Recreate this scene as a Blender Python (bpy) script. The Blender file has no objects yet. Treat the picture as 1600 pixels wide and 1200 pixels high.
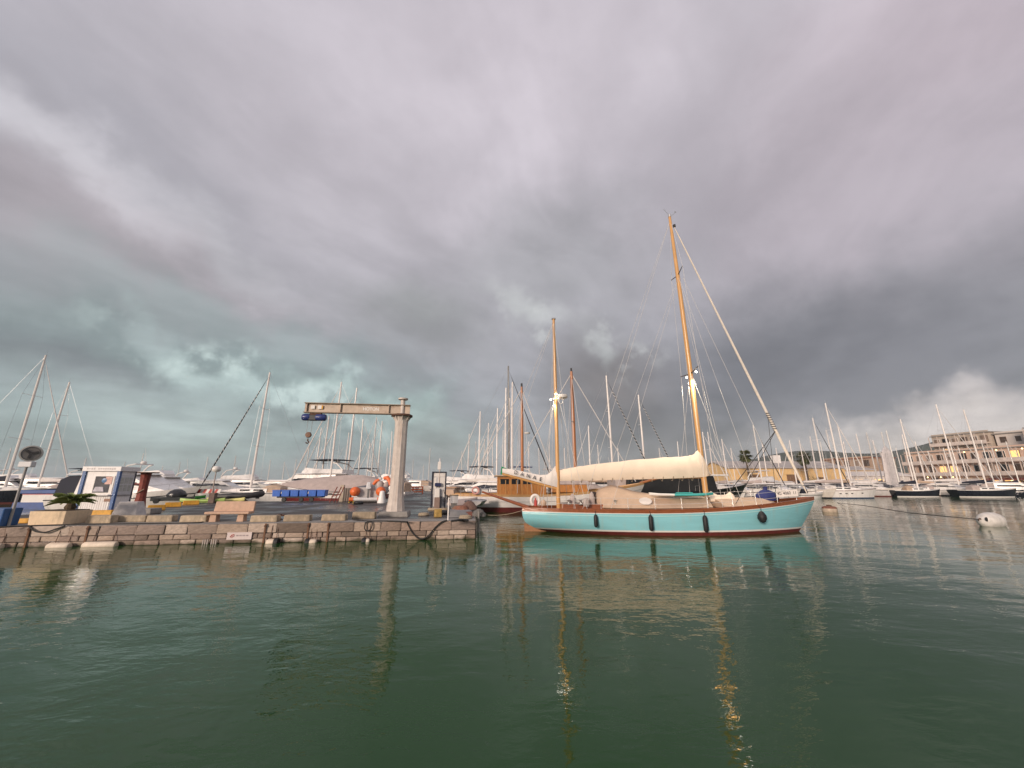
import bpy, math, random
from mathutils import Vector, Matrix
rnd = random.Random(11)
sc = bpy.context.scene
col = sc.collection
R = math.radians

# ------------------------------------------------------------------ camera
PITCH = R(14.3); CAMH = 2.6; FPX = 598.0
CP, SP = math.cos(PITCH), math.sin(PITCH)
cd = bpy.data.cameras.new('camera')
cd.sensor_width = 36.0; cd.lens = FPX / 1600.0 * 36.0
cd.clip_start = 0.05; cd.clip_end = 6000
cam = bpy.data.objects.new('camera', cd); col.objects.link(cam)
cam.location = (0, 0, CAMH); cam.rotation_euler = (R(90) + PITCH, 0, 0)
sc.camera = cam

def ray(px, py):
    x = (px - 800) / FPX; y = (600 - py) / FPX
    return Vector((x, CP - y * SP, SP + y * CP))
def at(px, py, Y):                     # point at forward distance Y
    d = ray(px, py); return Vector((0, 0, CAMH)) + d * (Y / d.y)
def gp(px, py, z=0.0):                 # point on the level z
    d = ray(px, py); t = (z - CAMH) / d.z; return Vector((0, 0, CAMH)) + d * t

# ------------------------------------------------------------------ light
SUN_EL, SUN_AZ = R(14), R(212)         # low sun behind the camera (azimuth from +Y, clockwise)
sd = bpy.data.lights.new('sun', 'SUN'); sd.energy = 1.5; sd.angle = R(14); sd.color = (1.0, .83, .69)
sun = bpy.data.objects.new('sun', sd); col.objects.link(sun)
sv = Vector((math.sin(SUN_AZ) * math.cos(SUN_EL), math.cos(SUN_AZ) * math.cos(SUN_EL), math.sin(SUN_EL)))
sun.rotation_euler = sv.to_track_quat('Z', 'Y').to_euler(); sun.location = (0, -20, 30)
sc.view_settings.view_transform = 'Standard'; sc.view_settings.look = 'None'
sc.view_settings.gamma = 1.0; sc.view_settings.exposure = 1.22
sc.view_settings.use_curve_mapping = False
sc.cycles.use_denoising = True
sc.cycles.max_bounces = 8; sc.cycles.volume_bounces = 1
sc.cycles.sample_clamp_indirect = 6

# ------------------------------------------------------------------ sky
def s2l(c):
    return tuple(((v / 255) / 12.92 if v / 255 <= .04045 else ((v / 255 + .055) / 1.055) ** 2.4) for v in c)
world = bpy.data.worlds.new('World'); sc.world = world; world.use_nodes = True
nt = world.node_tree; nt.nodes.clear()
def N(t, **kw):
    n = nt.nodes.new(t)
    for k, v in kw.items(): setattr(n, k, v)
    return n
def L(a, b): nt.links.new(a, b)
def vmath(op, a, b=None, scale=None):
    n = N('ShaderNodeVectorMath', operation=op)
    for i, v in enumerate((a, b)):
        if v is None: continue
        if hasattr(v, 'links'): L(v, n.inputs[i])
        else: n.inputs[i].default_value = v
    if scale is not None: n.inputs['Scale'].default_value = scale
    return n.outputs['Value'] if op in ('DOT_PRODUCT', 'LENGTH') else n.outputs['Vector']
def fmath(op, a, b=None, c=None):
    n = N('ShaderNodeMath', operation=op)
    for i, v in enumerate((a, b, c)):
        if v is None: continue
        if hasattr(v, 'links'): L(v, n.inputs[i])
        else: n.inputs[i].default_value = v
    return n.outputs[0]
def noise(vec, scale, detail=5, rough=.55, out='Fac'):
    n = N('ShaderNodeTexNoise'); n.inputs['Scale'].default_value = scale
    n.inputs['Detail'].default_value = detail; n.inputs['Roughness'].default_value = rough
    L(vec, n.inputs['Vector']); return n.outputs[out]
def smooth(v, a, b, lo=0.0, hi=1.0):
    n = N('ShaderNodeMapRange', interpolation_type='SMOOTHSTEP')
    L(v, n.inputs['Value']); n.inputs['From Min'].default_value = a; n.inputs['From Max'].default_value = b
    n.inputs['To Min'].default_value = lo; n.inputs['To Max'].default_value = hi; return n.outputs['Result']
def mixc(f, a, b, mode='MIX'):
    n = N('ShaderNodeMix', data_type='RGBA', blend_type=mode)
    if hasattr(f, 'links'): L(f, n.inputs[0])
    else: n.inputs[0].default_value = f
    for s, v in ((6, a), (7, b)):
        if hasattr(v, 'links'): L(v, n.inputs[s])
        else: n.inputs[s].default_value = (*v, 1)
    return n.outputs[2]
tc = N('ShaderNodeTexCoord'); d0 = vmath('NORMALIZE', tc.outputs['Generated'])
sep = N('ShaderNodeSeparateXYZ'); L(d0, sep.inputs[0])
zz = fmath('ADD', fmath('MAXIMUM', sep.outputs['Z'], 0.0), .22)
cv = N('ShaderNodeCombineXYZ')
L(fmath('DIVIDE', sep.outputs['X'], zz), cv.inputs[0]); L(fmath('DIVIDE', sep.outputs['Y'], zz), cv.inputs[1])
plane = cv.outputs[0]                                   # cloud deck seen in perspective
# streets of cloud run from lower right to upper left
rot = N('ShaderNodeMapping'); rot.inputs['Rotation'].default_value = (0, 0, R(-52))
L(plane, rot.inputs['Vector'])
str_ = N('ShaderNodeMapping'); str_.inputs['Scale'].default_value = (.38, 1.1, 1.0); L(rot.outputs[0], str_.inputs['Vector'])
streets = str_.outputs[0]
warpc = noise(d0, 3.2, 5, .58, 'Color'); warp2 = noise(d0, 9.0, 4, .6, 'Color')
w1 = vmath('SCALE', vmath('SUBTRACT', warpc, (.5, .5, .5)), scale=.24)
w2 = vmath('SCALE', vmath('SUBTRACT', warp2, (.5, .5, .5)), scale=.12)
dw = vmath('NORMALIZE', vmath('ADD', vmath('ADD', d0, w1), w2))
def blob(cur, px, py, rx, ry, ang, rgb, st, soft=0.0):
    c = ray(px, py).normalized()
    a = Vector((c.y, -c.x, 0)).normalized(); b = a.cross(c) * 1.0
    if b.z < 0: b = -b
    ca, sa = math.cos(R(ang)), math.sin(R(ang))
    A = (a * ca + b * sa) / math.sin(R(rx)); B = (b * ca - a * sa) / math.sin(R(ry))
    cb = N('ShaderNodeCombineXYZ')
    L(vmath('DOT_PRODUCT', dw, tuple(A)), cb.inputs[0]); L(vmath('DOT_PRODUCT', dw, tuple(B)), cb.inputs[1])
    ln = vmath('LENGTH', cb.outputs[0])
    f = smooth(ln, 1.0, soft, 0.0, st)
    f = fmath('MULTIPLY', f, fmath('GREATER_THAN', vmath('DOT_PRODUCT', dw, tuple(c)), 0.0))
    return mixc(f, cur, s2l(rgb))
cur = mixc(smooth(sep.outputs['Z'], 0.0, .75), s2l((150, 152, 156)), s2l((182, 177, 184)))
BL = [
 (850, 60, 48, 30, 0, (207, 199, 207), .9, 0),
 (40, 120, 30, 17, -20, (163, 160, 167), .8, 0),
 (1560, 60, 30, 22, 0, (196, 182, 190), .85, 0),
 (1330, 300, 34, 22, 0, (171, 163, 170), .85, 0),
 (1250, 590, 42, 17, 4, (118, 117, 122), .95, .2),
 (860, 420, 24, 14, 0, (152, 152, 155), .7, 0),
 (250, 300, 34, 8, -24, (158, 156, 163), .8, 0),
 (170, 300, 27, 5.0, -25, (206, 203, 209), .85, 0),
 (390, 400, 16, 4.0, -25, (192, 190, 195), .7, 0),
 (200, 400, 34, 8, -10, (158, 151, 156), .9, .1),
 (300, 620, 46, 16, 0, (134, 149, 149), .95, .35),
 (330, 470, 26, 5, -8, (150, 162, 163), .6, 0),
 (110, 580, 16, 7, -5, (118, 121, 126), .85, 0),
 (660, 500, 16, 7, -12, (146, 148, 148), .8, 0),
 (960, 610, 15, 12, -30, (127, 121, 120), .9, 0),
 (1010, 700, 20, 9, 0, (104, 103, 105), .75, 0),
 (240, 500, 6, 2.5, -35, (170, 184, 184), .6, 0),
 (300, 560, 7, 2.6, -35, (186, 203, 201), .8, 0),
 (400, 600, 8, 2.4, -12, (186, 204, 202), .8, 0),
 (520, 600, 9, 3.0, -10, (186, 204, 201), .85, 0),
 (640, 650, 10, 6.0, 0, (172, 192, 188), .85, 0),
 (300, 650, 24, 7, 0, (178, 192, 191), .85, 0),
 (450, 660, 9, 4.5, 0, (130, 140, 140), .8, 0),
 (700, 680, 9, 6, 0, (140, 147, 144), .6, 0),
 (840, 480, 10, 3.4, -18, (190, 192, 192), .8, 0),
 (930, 545, 5, 3.0, -60, (180, 183, 182), .6, 0),
 (1540, 640, 20, 3.6, 11, (186, 179, 179), .7, 0),
 (1480, 690, 17, 3.0, 4, (208, 198, 193), .85, 0),
 (1500, 668, 26, 4.5, 7, (205, 196, 192), .75, 0),
 (1330, 725, 12, 3, 0, (120, 123, 130), .8, 0),
]
for b in BL: cur = blob(cur, *b)
cw = noise(plane, 1.1, 3, .5, 'Color')
streets = vmath('ADD', streets, vmath('SCALE', vmath('SUBTRACT', cw, (.5, .5, .5)), scale=.7))
n1 = noise(streets, 1.4, 7, .54); n2 = noise(streets, 4.5, 5, .56); n3 = noise(plane, 2.0, 6, .57)
shade = fmath('ADD', fmath('MULTIPLY', n1, .55), fmath('MULTIPLY', n2, .22))
shade = fmath('ADD', shade, fmath('MULTIPLY', n3, .38))
shade = smooth(shade, .44, .72, .85, 1.18)
cur = mixc(1.0, cur, shade, 'MULTIPLY')
# torn bright cloud edges low on the left and over the mizzen
def region(px, py, rx, ry, ang):
    c = ray(px, py).normalized(); a = Vector((c.y, -c.x, 0)).normalized(); b = a.cross(c)
    if b.z < 0: b = -b
    ca, sa = math.cos(R(ang)), math.sin(R(ang)); cb = N('ShaderNodeCombineXYZ')
    L(vmath('DOT_PRODUCT', dw, tuple((a * ca + b * sa) / math.sin(R(rx)))), cb.inputs[0]); L(vmath('DOT_PRODUCT', dw, tuple((b * ca - a * sa) / math.sin(R(ry)))), cb.inputs[1])
    return fmath('MULTIPLY', smooth(vmath('LENGTH', cb.outputs[0]), 1.0, .2), fmath('GREATER_THAN', vmath('DOT_PRODUCT', dw, tuple(c)), 0.0))
pf = noise(d0, 11.0, 7, .62); puff = smooth(pf, .47, .66)
m1 = fmath('MAXIMUM', region(420, 580, 24, 6, -13), region(560, 630, 14, 7, 0))
cur = mixc(fmath('MULTIPLY', fmath('MULTIPLY', m1, puff), .75), cur, s2l((206, 222, 219)))
m2 = fmath('MAXIMUM', region(860, 495, 14, 5, -22), region(1000, 560, 6, 5, -50))
cur = mixc(fmath('MULTIPLY', fmath('MULTIPLY', m2, puff), .55), cur, s2l((205, 207, 206)))
sky = N('ShaderNodeTexSky', sky_type='NISHITA'); sky.sun_disc = False
sky.sun_elevation = SUN_EL; sky.sun_rotation = SUN_AZ
skyc = vmath('SCALE', sky.outputs[0], scale=.10)
clouds = mixc(.94, skyc, cur)
bgn = N('ShaderNodeBackground'); bgn.inputs['Strength'].default_value = 0.49
L(clouds, bgn.inputs['Color'])
wo = N('ShaderNodeOutputWorld'); L(bgn.outputs[0], wo.inputs['Surface'])

# ------------------------------------------------------------------ materials
MATS = {}
def M(name, rgb, rough=.55, var=.18, scale=6.0, bump=0.0, metal=0.0, emit=None, objvar=0.0, spec=.5, stretch=(1, 1, 1), rough2=None, streak=None):
    if name in MATS: return MATS[name]
    m = bpy.data.materials.new(name); m.use_nodes = True; t = m.node_tree; b = t.nodes['Principled BSDF']
    def nn(k): return t.nodes.new(k)
    tcn = nn('ShaderNodeTexCoord'); mp = nn('ShaderNodeMapping'); mp.inputs['Scale'].default_value = stretch
    t.links.new(tcn.outputs['Object'], mp.inputs['Vector'])
    nz = nn('ShaderNodeTexNoise'); nz.inputs['Scale'].default_value = scale; nz.inputs['Detail'].default_value = 6; nz.inputs['Roughness'].default_value = .62
    t.links.new(mp.outputs[0], nz.inputs['Vector'])
    mr = nn('ShaderNodeMapRange'); mr.inputs['From Min'].default_value = .3; mr.inputs['From Max'].default_value = .7
    mr.inputs['To Min'].default_value = 1 - var; mr.inputs['To Max'].default_value = 1 + var * .6
    t.links.new(nz.outputs['Fac'], mr.inputs['Value'])
    fac = mr.outputs[0]
    if objvar:
        oi = nn('ShaderNodeObjectInfo'); m2 = nn('ShaderNodeMapRange')
        m2.inputs['To Min'].default_value = 1 - objvar; m2.inputs['To Max'].default_value = 1 + objvar
        t.links.new(oi.outputs['Random'], m2.inputs['Value'])
        mu = nn('ShaderNodeMath'); mu.operation = 'MULTIPLY'
        t.links.new(fac, mu.inputs[0]); t.links.new(m2.outputs[0], mu.inputs[1]); fac = mu.outputs[0]
    mx = nn('ShaderNodeMix'); mx.data_type = 'RGBA'; mx.blend_type = 'MULTIPLY'; mx.inputs[0].default_value = 1
    mx.inputs[6].default_value = (*rgb, 1); t.links.new(fac, mx.inputs[7])
    colout = mx.outputs[2]
    if streak:                                              # runs of rust or grime down the surface
        ms = nn('ShaderNodeMapping'); ms.inputs['Scale'].default_value = streak[2]; t.links.new(tcn.outputs['Object'], ms.inputs['Vector'])
        ns = nn('ShaderNodeTexNoise'); ns.inputs['Scale'].default_value = 1.0; ns.inputs['Detail'].default_value = 5; ns.inputs['Roughness'].default_value = .65; t.links.new(ms.outputs[0], ns.inputs['Vector'])
        sr_ = nn('ShaderNodeMapRange'); sr_.inputs['From Min'].default_value = .52; sr_.inputs['From Max'].default_value = .72; sr_.inputs['To Max'].default_value = streak[1]; t.links.new(ns.outputs['Fac'], sr_.inputs['Value'])
        m3 = nn('ShaderNodeMix'); m3.data_type = 'RGBA'; t.links.new(sr_.outputs[0], m3.inputs[0]); t.links.new(colout, m3.inputs[6]); m3.inputs[7].default_value = (*streak[0], 1); colout = m3.outputs[2]
    t.links.new(colout, b.inputs['Base Color'])
    b.inputs['Roughness'].default_value = rough; b.inputs['Metallic'].default_value = metal
    b.inputs['Specular IOR Level'].default_value = spec
    if rough2 is not None:
        r2 = nn('ShaderNodeMapRange'); r2.inputs['From Min'].default_value = .42; r2.inputs['From Max'].default_value = .58
        r2.inputs['To Min'].default_value = rough2; r2.inputs['To Max'].default_value = rough
        nz2 = nn('ShaderNodeTexNoise'); nz2.inputs['Scale'].default_value = .35; nz2.inputs['Detail'].default_value = 5
        t.links.new(tcn.outputs['Object'], nz2.inputs['Vector'])
        t.links.new(nz2.outputs['Fac'], r2.inputs['Value']); t.links.new(r2.outputs[0], b.inputs['Roughness'])
    if bump:
        bp = nn('ShaderNodeBump'); bp.inputs['Strength'].default_value = .6; bp.inputs['Distance'].default_value = bump
        t.links.new(nz.outputs['Fac'], bp.inputs['Height']); t.links.new(bp.outputs[0], b.inputs['Normal'])
    if emit:
        b.inputs['Emission Color'].default_value = (*emit[0], 1); b.inputs['Emission Strength'].default_value = emit[1]
    MATS[name] = m; return m

def stone_mat():
    m = M('quay_stone', (.30, .225, .175), .75, .35, 7, .012)
    t = m.node_tree; b = t.nodes['Principled BSDF']
    oi = t.nodes.new('ShaderNodeObjectInfo'); rp = t.nodes.new('ShaderNodeValToRGB')
    e = rp.color_ramp.elements; e[0].color = (.15, .11, .085, 1); e[1].color = (.52, .42, .35, 1)
    for p, c in ((.25, (.33, .235, .185, 1)), (.5, (.25, .19, .16, 1)), (.72, (.40, .30, .23, 1))):
        q = e.new(p); q.color = c
    t.links.new(oi.outputs['Random'], rp.inputs[0])
    mx = [n for n in t.nodes if n.type == 'MIX'][0]
    # algae and wet weed below the tide line
    g = t.nodes.new('ShaderNodeNewGeometry'); sx = t.nodes.new('ShaderNodeSeparateXYZ'); t.links.new(g.outputs['Position'], sx.inputs[0])
    nz = t.nodes.new('ShaderNodeTexNoise'); nz.inputs['Scale'].default_value = 2.2; nz.inputs['Detail'].default_value = 5; t.links.new(g.outputs['Position'], nz.inputs['Vector'])
    ad = t.nodes.new('ShaderNodeMath'); ad.operation = 'MULTIPLY_ADD'; t.links.new(nz.outputs['Fac'], ad.inputs[0]); ad.inputs[1].default_value = -.5; t.links.new(sx.outputs['Z'], ad.inputs[2])
    mr = t.nodes.new('ShaderNodeMapRange'); t.links.new(ad.outputs[0], mr.inputs['Value']); mr.inputs['From Min'].default_value = -.26; mr.inputs['From Max'].default_value = -.13; mr.inputs['To Min'].default_value = 1; mr.inputs['To Max'].default_value = 0
    am = t.nodes.new('ShaderNodeMix'); am.data_type = 'RGBA'; t.links.new(mr.outputs[0], am.inputs[0]); t.links.new(rp.outputs[0], am.inputs[6]); am.inputs[7].default_value = (.075, .062, .035, 1)
    t.links.new(am.outputs[2], mx.inputs[6])
    return m

WHITE = M('gelcoat_white', (.80, .76, .73), .28, .10, 2.5, objvar=.08, streak=((.40, .34, .28), .45, (2.2, 2.2, .5)))
OFFW = M('gelcoat_cream', (.66, .60, .54), .35, .14, 2.5, objvar=.08)
GREYW = M('gelcoat_grey', (.46, .43, .42), .35, .16, 2.5, objvar=.1)
NAVY = M('gelcoat_navy', (.012, .014, .022), .22, .2, 2)
BLACKH = M('hull_black', (.008, .008, .009), .3, .2, 2)
REDB = M('antifoul_red', (.13, .022, .02), .5, .3, 3)
BLUEB = M('antifoul_blue', (.02, .05, .12), .5, .3, 3)
TEAL = M('hull_teal', (.255, .56, .625), .2, .10, 1.6, .004, stretch=(.25, 1, 3.5), streak=((.34, .44, .42), .35, (3.5, 3.5, .6)))
TRIMW = M('trim_white', (.72, .68, .64), .35, .06, 3)
MAHOG = M('varnished_mahogany', (.27, .085, .035), .25, .35, 9, stretch=(.3, 3, 3))
SPAR = M('varnished_spruce', (.62, .34, .13), .25, .22, 7, stretch=(4, 4, .25))
SPARD = M('varnished_brown', (.40, .15, .055), .3, .25, 7, stretch=(4, 4, .25))
ALU = M('mast_alloy', (.62, .59, .56), .4, .12, 3, metal=.15, objvar=.15)
WMAST = M('mast_white', (.76, .70, .66), .4, .08, 3, objvar=.06)
CARBON = M('mast_black', (.018, .017, .018), .35, .2, 3)
STEEL = M('stainless', (.55, .54, .53), .3, .1, 3, metal=.8)
WIRE = M('rigging_wire', (.42, .41, .41), .4, .1, 3, metal=.3)
WIREL = M('rigging_light', (.60, .57, .55), .5, .1, 3)
DARKROPE = M('rope_dark', (.03, .028, .027), .8, .3, 20)
ROPE = M('rope_tan', (.35, .28, .2), .85, .3, 20)
CANVAS = M('canvas_cream', (.76, .63, .50), .8, .07, 1.4, .03)
TAN = M('canvas_tan', (.50, .36, .26), .85, .14, 2.2, .03)
GREYC = M('canvas_greypink', (.44, .36, .33), .85, .15, 2.2, .02)
WHITEC = M('canvas_white', (.70, .64, .60), .8, .12, 2.2, .02)
BLUEC = M('canvas_blue', (.02, .03, .14), .8, .25, 2.2, .02)
NAVYC = M('canvas_navy', (.012, .014, .028), .8, .25, 2.2, .02)
GLASS = M('dark_glass', (.015, .016, .018), .08, .1, 2)
BLACK = M('black_rubber', (.012, .012, .014), .6, .3, 10)
DECKT = M('teak_deck', (.30, .19, .11), .6, .25, 8, stretch=(.3, 6, 1))
DECKW = M('deck_white', (.60, .56, .53), .5, .12, 4)
ASPH = M('wet_asphalt', (.070, .062, .059), .75, .35, 1.1, .006, rough2=.26, spec=.4)
CONC = M('concrete', (.27, .25, .23), .8, .3, 3, .01)
CONCT = M('concrete_tan', (.42, .33, .23), .8, .35, 4, .012, objvar=.2, streak=((.13, .11, .08), .7, (2.5, 2.5, 1.2)))
PINKST = M('pink_stone', (.52, .34, .24), .7, .2, 5, .006)
CREAM = M('cream_concrete', (.72, .55, .37), .75, .16, 4, .006, streak=((.34, .27, .19), .7, (3, 3, .6)))
YELL = M('yellow_paint', (.72, .36, .035), .6, .3, 5, .006)
RUST = M('rust_red', (.22, .045, .03), .7, .4, 6, .006)
RUSTB = M('rusty_iron', (.11, .055, .035), .85, .5, 8, .01)
CRANEP = M('crane_paint', (.58, .51, .46), .5, .18, 3, .004, streak=((.30, .17, .10), .6, (5, 5, .35)))
CRANEB = M('crane_beam', (.52, .41, .32), .5, .2, 3, .004, streak=((.24, .12, .07), .7, (2, 2, 1.2)))
DBLUE = M('blue_machine', (.025, .04, .17), .4, .3, 6)
BRBLUE = M('bright_blue_plastic', (.03, .13, .52), .4, .2, 4)
KBLUE = M('kiosk_blue', (.02, .09, .27), .4, .15, 4)
KWHITE = M('kiosk_white', (.80, .77, .75), .45, .08, 4, streak=((.45, .40, .36), .5, (4, 4, .5)))
KGREY = M('kiosk_grey', (.60, .59, .60), .5, .08, 4)
ORANGE = M('orange_float', (.70, .14, .03), .5, .2, 5)
GREYR = M('grey_hypalon', (.26, .25, .25), .6, .2, 4)
GREENP = M('green_plastic', (.08, .50, .08), .45, .15, 4)
LIMEP = M('lime_plastic', (.38, .52, .14), .5, .15, 4)
REDP = M('red_plastic', (.45, .05, .04), .5, .2, 4)
TURQ = M('turquoise_board', (.05, .38, .36), .4, .1, 4)
LAMPW = M('lit_lamp', (.9, .9, .85), .4, .02, 3, emit=((1, .93, .8), 10))
WARML = M('lit_window', (.8, .5, .2), .5, .3, .6, emit=((1.0, .58, .20), .55))
WARMB = M('warm_bulb', (.9, .7, .4), .5, .1, 2, emit=((1.0, .66, .26), 2.2))

# ------------------------------------------------------------------ mesh builder
class MB:
    def __init__(s): s.v = []; s.f = []
    def add(s, vs, fs):
        o = len(s.v); s.v += [tuple(v) for v in vs]; s.f += [tuple(i + o for i in f) for f in fs]; return s
    def box(s, c, d, rz=0.0, top=1.0, topy=None, rx=0.0, ry=0.0):
        ty = top if topy is None else topy
        pts = []
        for z, kx, ky in ((-.5, 1, 1), (.5, top, ty)):
            for x, y in ((-.5, -.5), (.5, -.5), (.5, .5), (-.5, .5)): pts.append(Vector((x * d[0] * kx, y * d[1] * ky, z * d[2])))
        m = Matrix.Rotation(rz, 3, 'Z') @ Matrix.Rotation(ry, 3, 'Y') @ Matrix.Rotation(rx, 3, 'X')
        pts = [m @ p + Vector(c) for p in pts]
        return s.add(pts, [(3, 2, 1, 0), (4, 5, 6, 7), (0, 1, 5, 4), (1, 2, 6, 5), (2, 3, 7, 6), (3, 0, 4, 7)])
    def tube(s, p0, p1, r0, r1=None, n=8):
        return s.path([p0, p1], [r0, r0 if r1 is None else r1], n)
    def path(s, pts, r, n=6):
        pts = [Vector(p) for p in pts]
        rr = r if isinstance(r, (list, tuple)) else [r] * len(pts)
        rings = []; up = None
        for i, p in enumerate(pts):
            t = (pts[min(i + 1, len(pts) - 1)] - pts[max(i - 1, 0)]).normalized()
            if up is None:
                up = Vector((0, 0, 1)) if abs(t.z) < .9 else Vector((1, 0, 0))
            a = t.cross(up).normalized(); b = a.cross(t).normalized(); up = b
            rings.append([p + (a * math.cos(2 * math.pi * k / n) + b * math.sin(2 * math.pi * k / n)) * rr[i] for k in range(n)])
        return s.loft(rings)
    def loft(s, rings, closed=True, caps=True):
        o = len(s.v); n = len(rings[0])
        for r_ in rings: s.v += [tuple(p) for p in r_]
        for i in range(len(rings) - 1):
            for k in range(n if closed else n - 1):
                a = o + i * n + k; b = o + i * n + (k + 1) % n
                s.f.append((a, b, b + n, a + n))
        if caps and closed:
            s.f.append(tuple(o + k for k in range(n - 1, -1, -1))); e = o + (len(rings) - 1) * n
            s.f.append(tuple(e + k for k in range(n)))
        return s
    def lathe(s, prof, n=16, c=(0, 0, 0), axis='Z'):
        rings = []
        for r_, z in prof:
            ring = []
            for k in range(n):
                a = 2 * math.pi * k / n; x, y = r_ * math.cos(a), r_ * math.sin(a)
                p = {'Z': (x, y, z), 'Y': (x, -z, y), 'X': (z, x, y)}[axis]
                ring.append((p[0] + c[0], p[1] + c[1], p[2] + c[2]))
            rings.append(ring)
        return s.loft(rings)
    def prism(s, poly, lo, hi, plane='xz', shrink=1.0):
        n = len(poly); cx = sum(p[0] for p in poly) / n; cy = sum(p[1] for p in poly) / n
        def m(p, h, k):
            q = (cx + (p[0] - cx) * k, cy + (p[1] - cy) * k)
            return {'xz': (q[0], h, q[1]), 'xy': (q[0], q[1], h), 'yz': (h, q[0], q[1])}[plane]
        vs = [m(p, lo, 1) for p in poly] + [m(p, hi, shrink) for p in poly]
        fs = [tuple(range(n - 1, -1, -1)), tuple(range(n, 2 * n))] + [(k, (k + 1) % n, n + (k + 1) % n, n + k) for k in range(n)]
        return s.add(vs, fs)
    def build(s, name, mat, parent=None, smooth=None, bevel=0.0):
        me = bpy.data.meshes.new(name); me.from_pydata(s.v, [], s.f); me.validate(); me.update()
        import bmesh
        bm = bmesh.new(); bm.from_mesh(me); bmesh.ops.recalc_face_normals(bm, faces=bm.faces); bm.to_mesh(me); bm.free()
        if smooth:
            me.polygons.foreach_set('use_smooth', [True] * len(me.polygons))
            me.set_sharp_from_angle(angle=R(smooth if smooth is not True else 40))
        me.materials.append(mat)
        o = bpy.data.objects.new(name, me); col.objects.link(o)
        if parent: o.parent = parent
        if bevel:
            bv = o.modifiers.new('bevel', 'BEVEL'); bv.width = bevel; bv.segments = 2; bv.limit_method = 'ANGLE'; bv.angle_limit = R(35)
        return o

def tag(o, label=None, cat=None, group=None, kind=None):
    for k, v in (('label', label), ('category', cat), ('group', group), ('kind', kind)):
        if v: o[k] = v
    return o
def thing(name, label, cat, loc=(0, 0, 0), rz=0.0, group=None):
    o = bpy.data.objects.new(name, None); col.objects.link(o); o.empty_display_size = .2
    o.location = loc; o.rotation_euler = (0, 0, rz)
    return tag(o, label, cat, group)
def text(name, body, size, loc, rot, mat, parent, ext=.004, width=None, bold=0.0):
    cu = bpy.data.curves.new(name, 'FONT'); cu.body = body; cu.size = size; cu.extrude = ext; cu.align_x = 'CENTER'; cu.align_y = 'CENTER'; cu.offset = bold
    tmp = bpy.data.objects.new('tmp_text', cu); col.objects.link(tmp)
    dg = bpy.context.evaluated_depsgraph_get(); dg.update()
    me = bpy.data.meshes.new_from_object(tmp.evaluated_get(dg)); me.name = name
    bpy.data.objects.remove(tmp); me.materials.clear(); me.materials.append(mat)
    o = bpy.data.objects.new(name, me); col.objects.link(o); o.location = loc; o.rotation_euler = rot
    if width: o.scale.x = width
    if parent: o.parent = parent
    return o

# ------------------------------------------------------------------ hull shape
class Hull:
    def __init__(s, L, B, zs0, zm, zs1, os=.8, ob=1.0, ws=.6, wws=0.0, pw_st=3.0, pw_bow=1.2, full=.9, tmax=.45, D=.5):
        s.__dict__.update(locals())
    def f(s, t, w0):
        if t < s.tmax:
            u = 1 - t / s.tmax; return 1 - (1 - w0) * u ** 2.2
        u = (t - s.tmax) / (1 - s.tmax); return max(0.0, 1 - u ** 2.1) ** .9
    def zs(s, t):
        u = (t - .38)
        return s.zm + (s.zs1 - s.zm) * (max(u, 0) / .62) ** 1.9 + (s.zs0 - s.zm) * (max(-u, 0) / .38) ** 1.9
    def pt(s, t, v, side, off=0.0):
        xs = -s.L / 2 + s.L * t; xw = -s.L / 2 + s.os + (s.L - s.os - s.ob) * t
        bs = s.B / 2 * s.f(t, s.ws); bw = s.B / 2 * s.full * s.f(t, s.wws)
        vv = min(max(v, 0.0), 1.0); p = s.pw_st + (s.pw_bow - s.pw_st) * t ** .6
        x = xs + (xw - xs) * vv ** p; y = bs + (bw - bs) * vv ** (2.2 - .9 * t); z = s.zs(t) * (1 - vv)
        if v < 0: z = s.zs(t) * (1 - v)
        if v > 1: y *= max(0.0, 1 - (v - 1)) ** .5; z = -(v - 1) * s.D
        return Vector((x, side * (y + off), z))
    def vz(s, t, z): return 1 - z / s.zs(t)
    def body(s, mat, parent, nt=26, name='hull'):
        vl = [0, .08, .2, .35, .5, .65, .8, .9, 1.0, 1.5, 2.0]
        m = MB(); rings = []
        for i in range(nt + 1):
            t = i / nt
            rings.append([s.pt(t, v, -1) for v in vl] + [s.pt(t, v, 1) for v in reversed(vl)])
        m.loft(rings, closed=False, caps=False)
        n = len(vl)
        o = len(m.v); r0 = rings[0]; m.v += [tuple(p) for p in r0]           # transom
        for k in range(n - 1): m.f.append((o + k, o + k + 1, o + 2 * n - 2 - k, o + 2 * n - 1 - k))
        return m.build(name, mat, parent, smooth=38)
    def band(s, name, mat, parent, za, zb, off=.008, t0=0.0, t1=1.0, nt=40, rel=False):
        m = MB()
        for side in (-1, 1):
            rr = []
            for i in range(nt + 1):
                t = t0 + (t1 - t0) * i / nt
                a = za(t) if callable(za) else za; b = zb(t) if callable(zb) else zb
                rr.append([s.pt(t, s.vz(t, a + (b - a) * q), side, off) for q in (0, .5, 1)])
            m.loft(rr, closed=False, caps=False)
        return m.build(name, mat, parent, smooth=38)
    def deck(s, mat, parent, drop=.04, nt=24, name='deck'):
        m = MB(); rr = []
        for i in range(nt + 1):
            t = i / nt; a = s.pt(t, .01, -1); b = s.pt(t, .01, 1); z = s.zs(t) - drop
            rr.append([(a.x, a.y * .985, z), (a.x, 0, z + .05), (b.x, b.y * .985, z)])
        m.loft(rr, closed=False, caps=False); return m.build(name, mat, parent, smooth=True)

def catenary(a, b, sag, n=10):
    a, b = Vector(a), Vector(b)
    return [a.lerp(b, i / n) - Vector((0, 0, sag * 4 * (i / n) * (1 - i / n))) for i in range(n + 1)]
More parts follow.
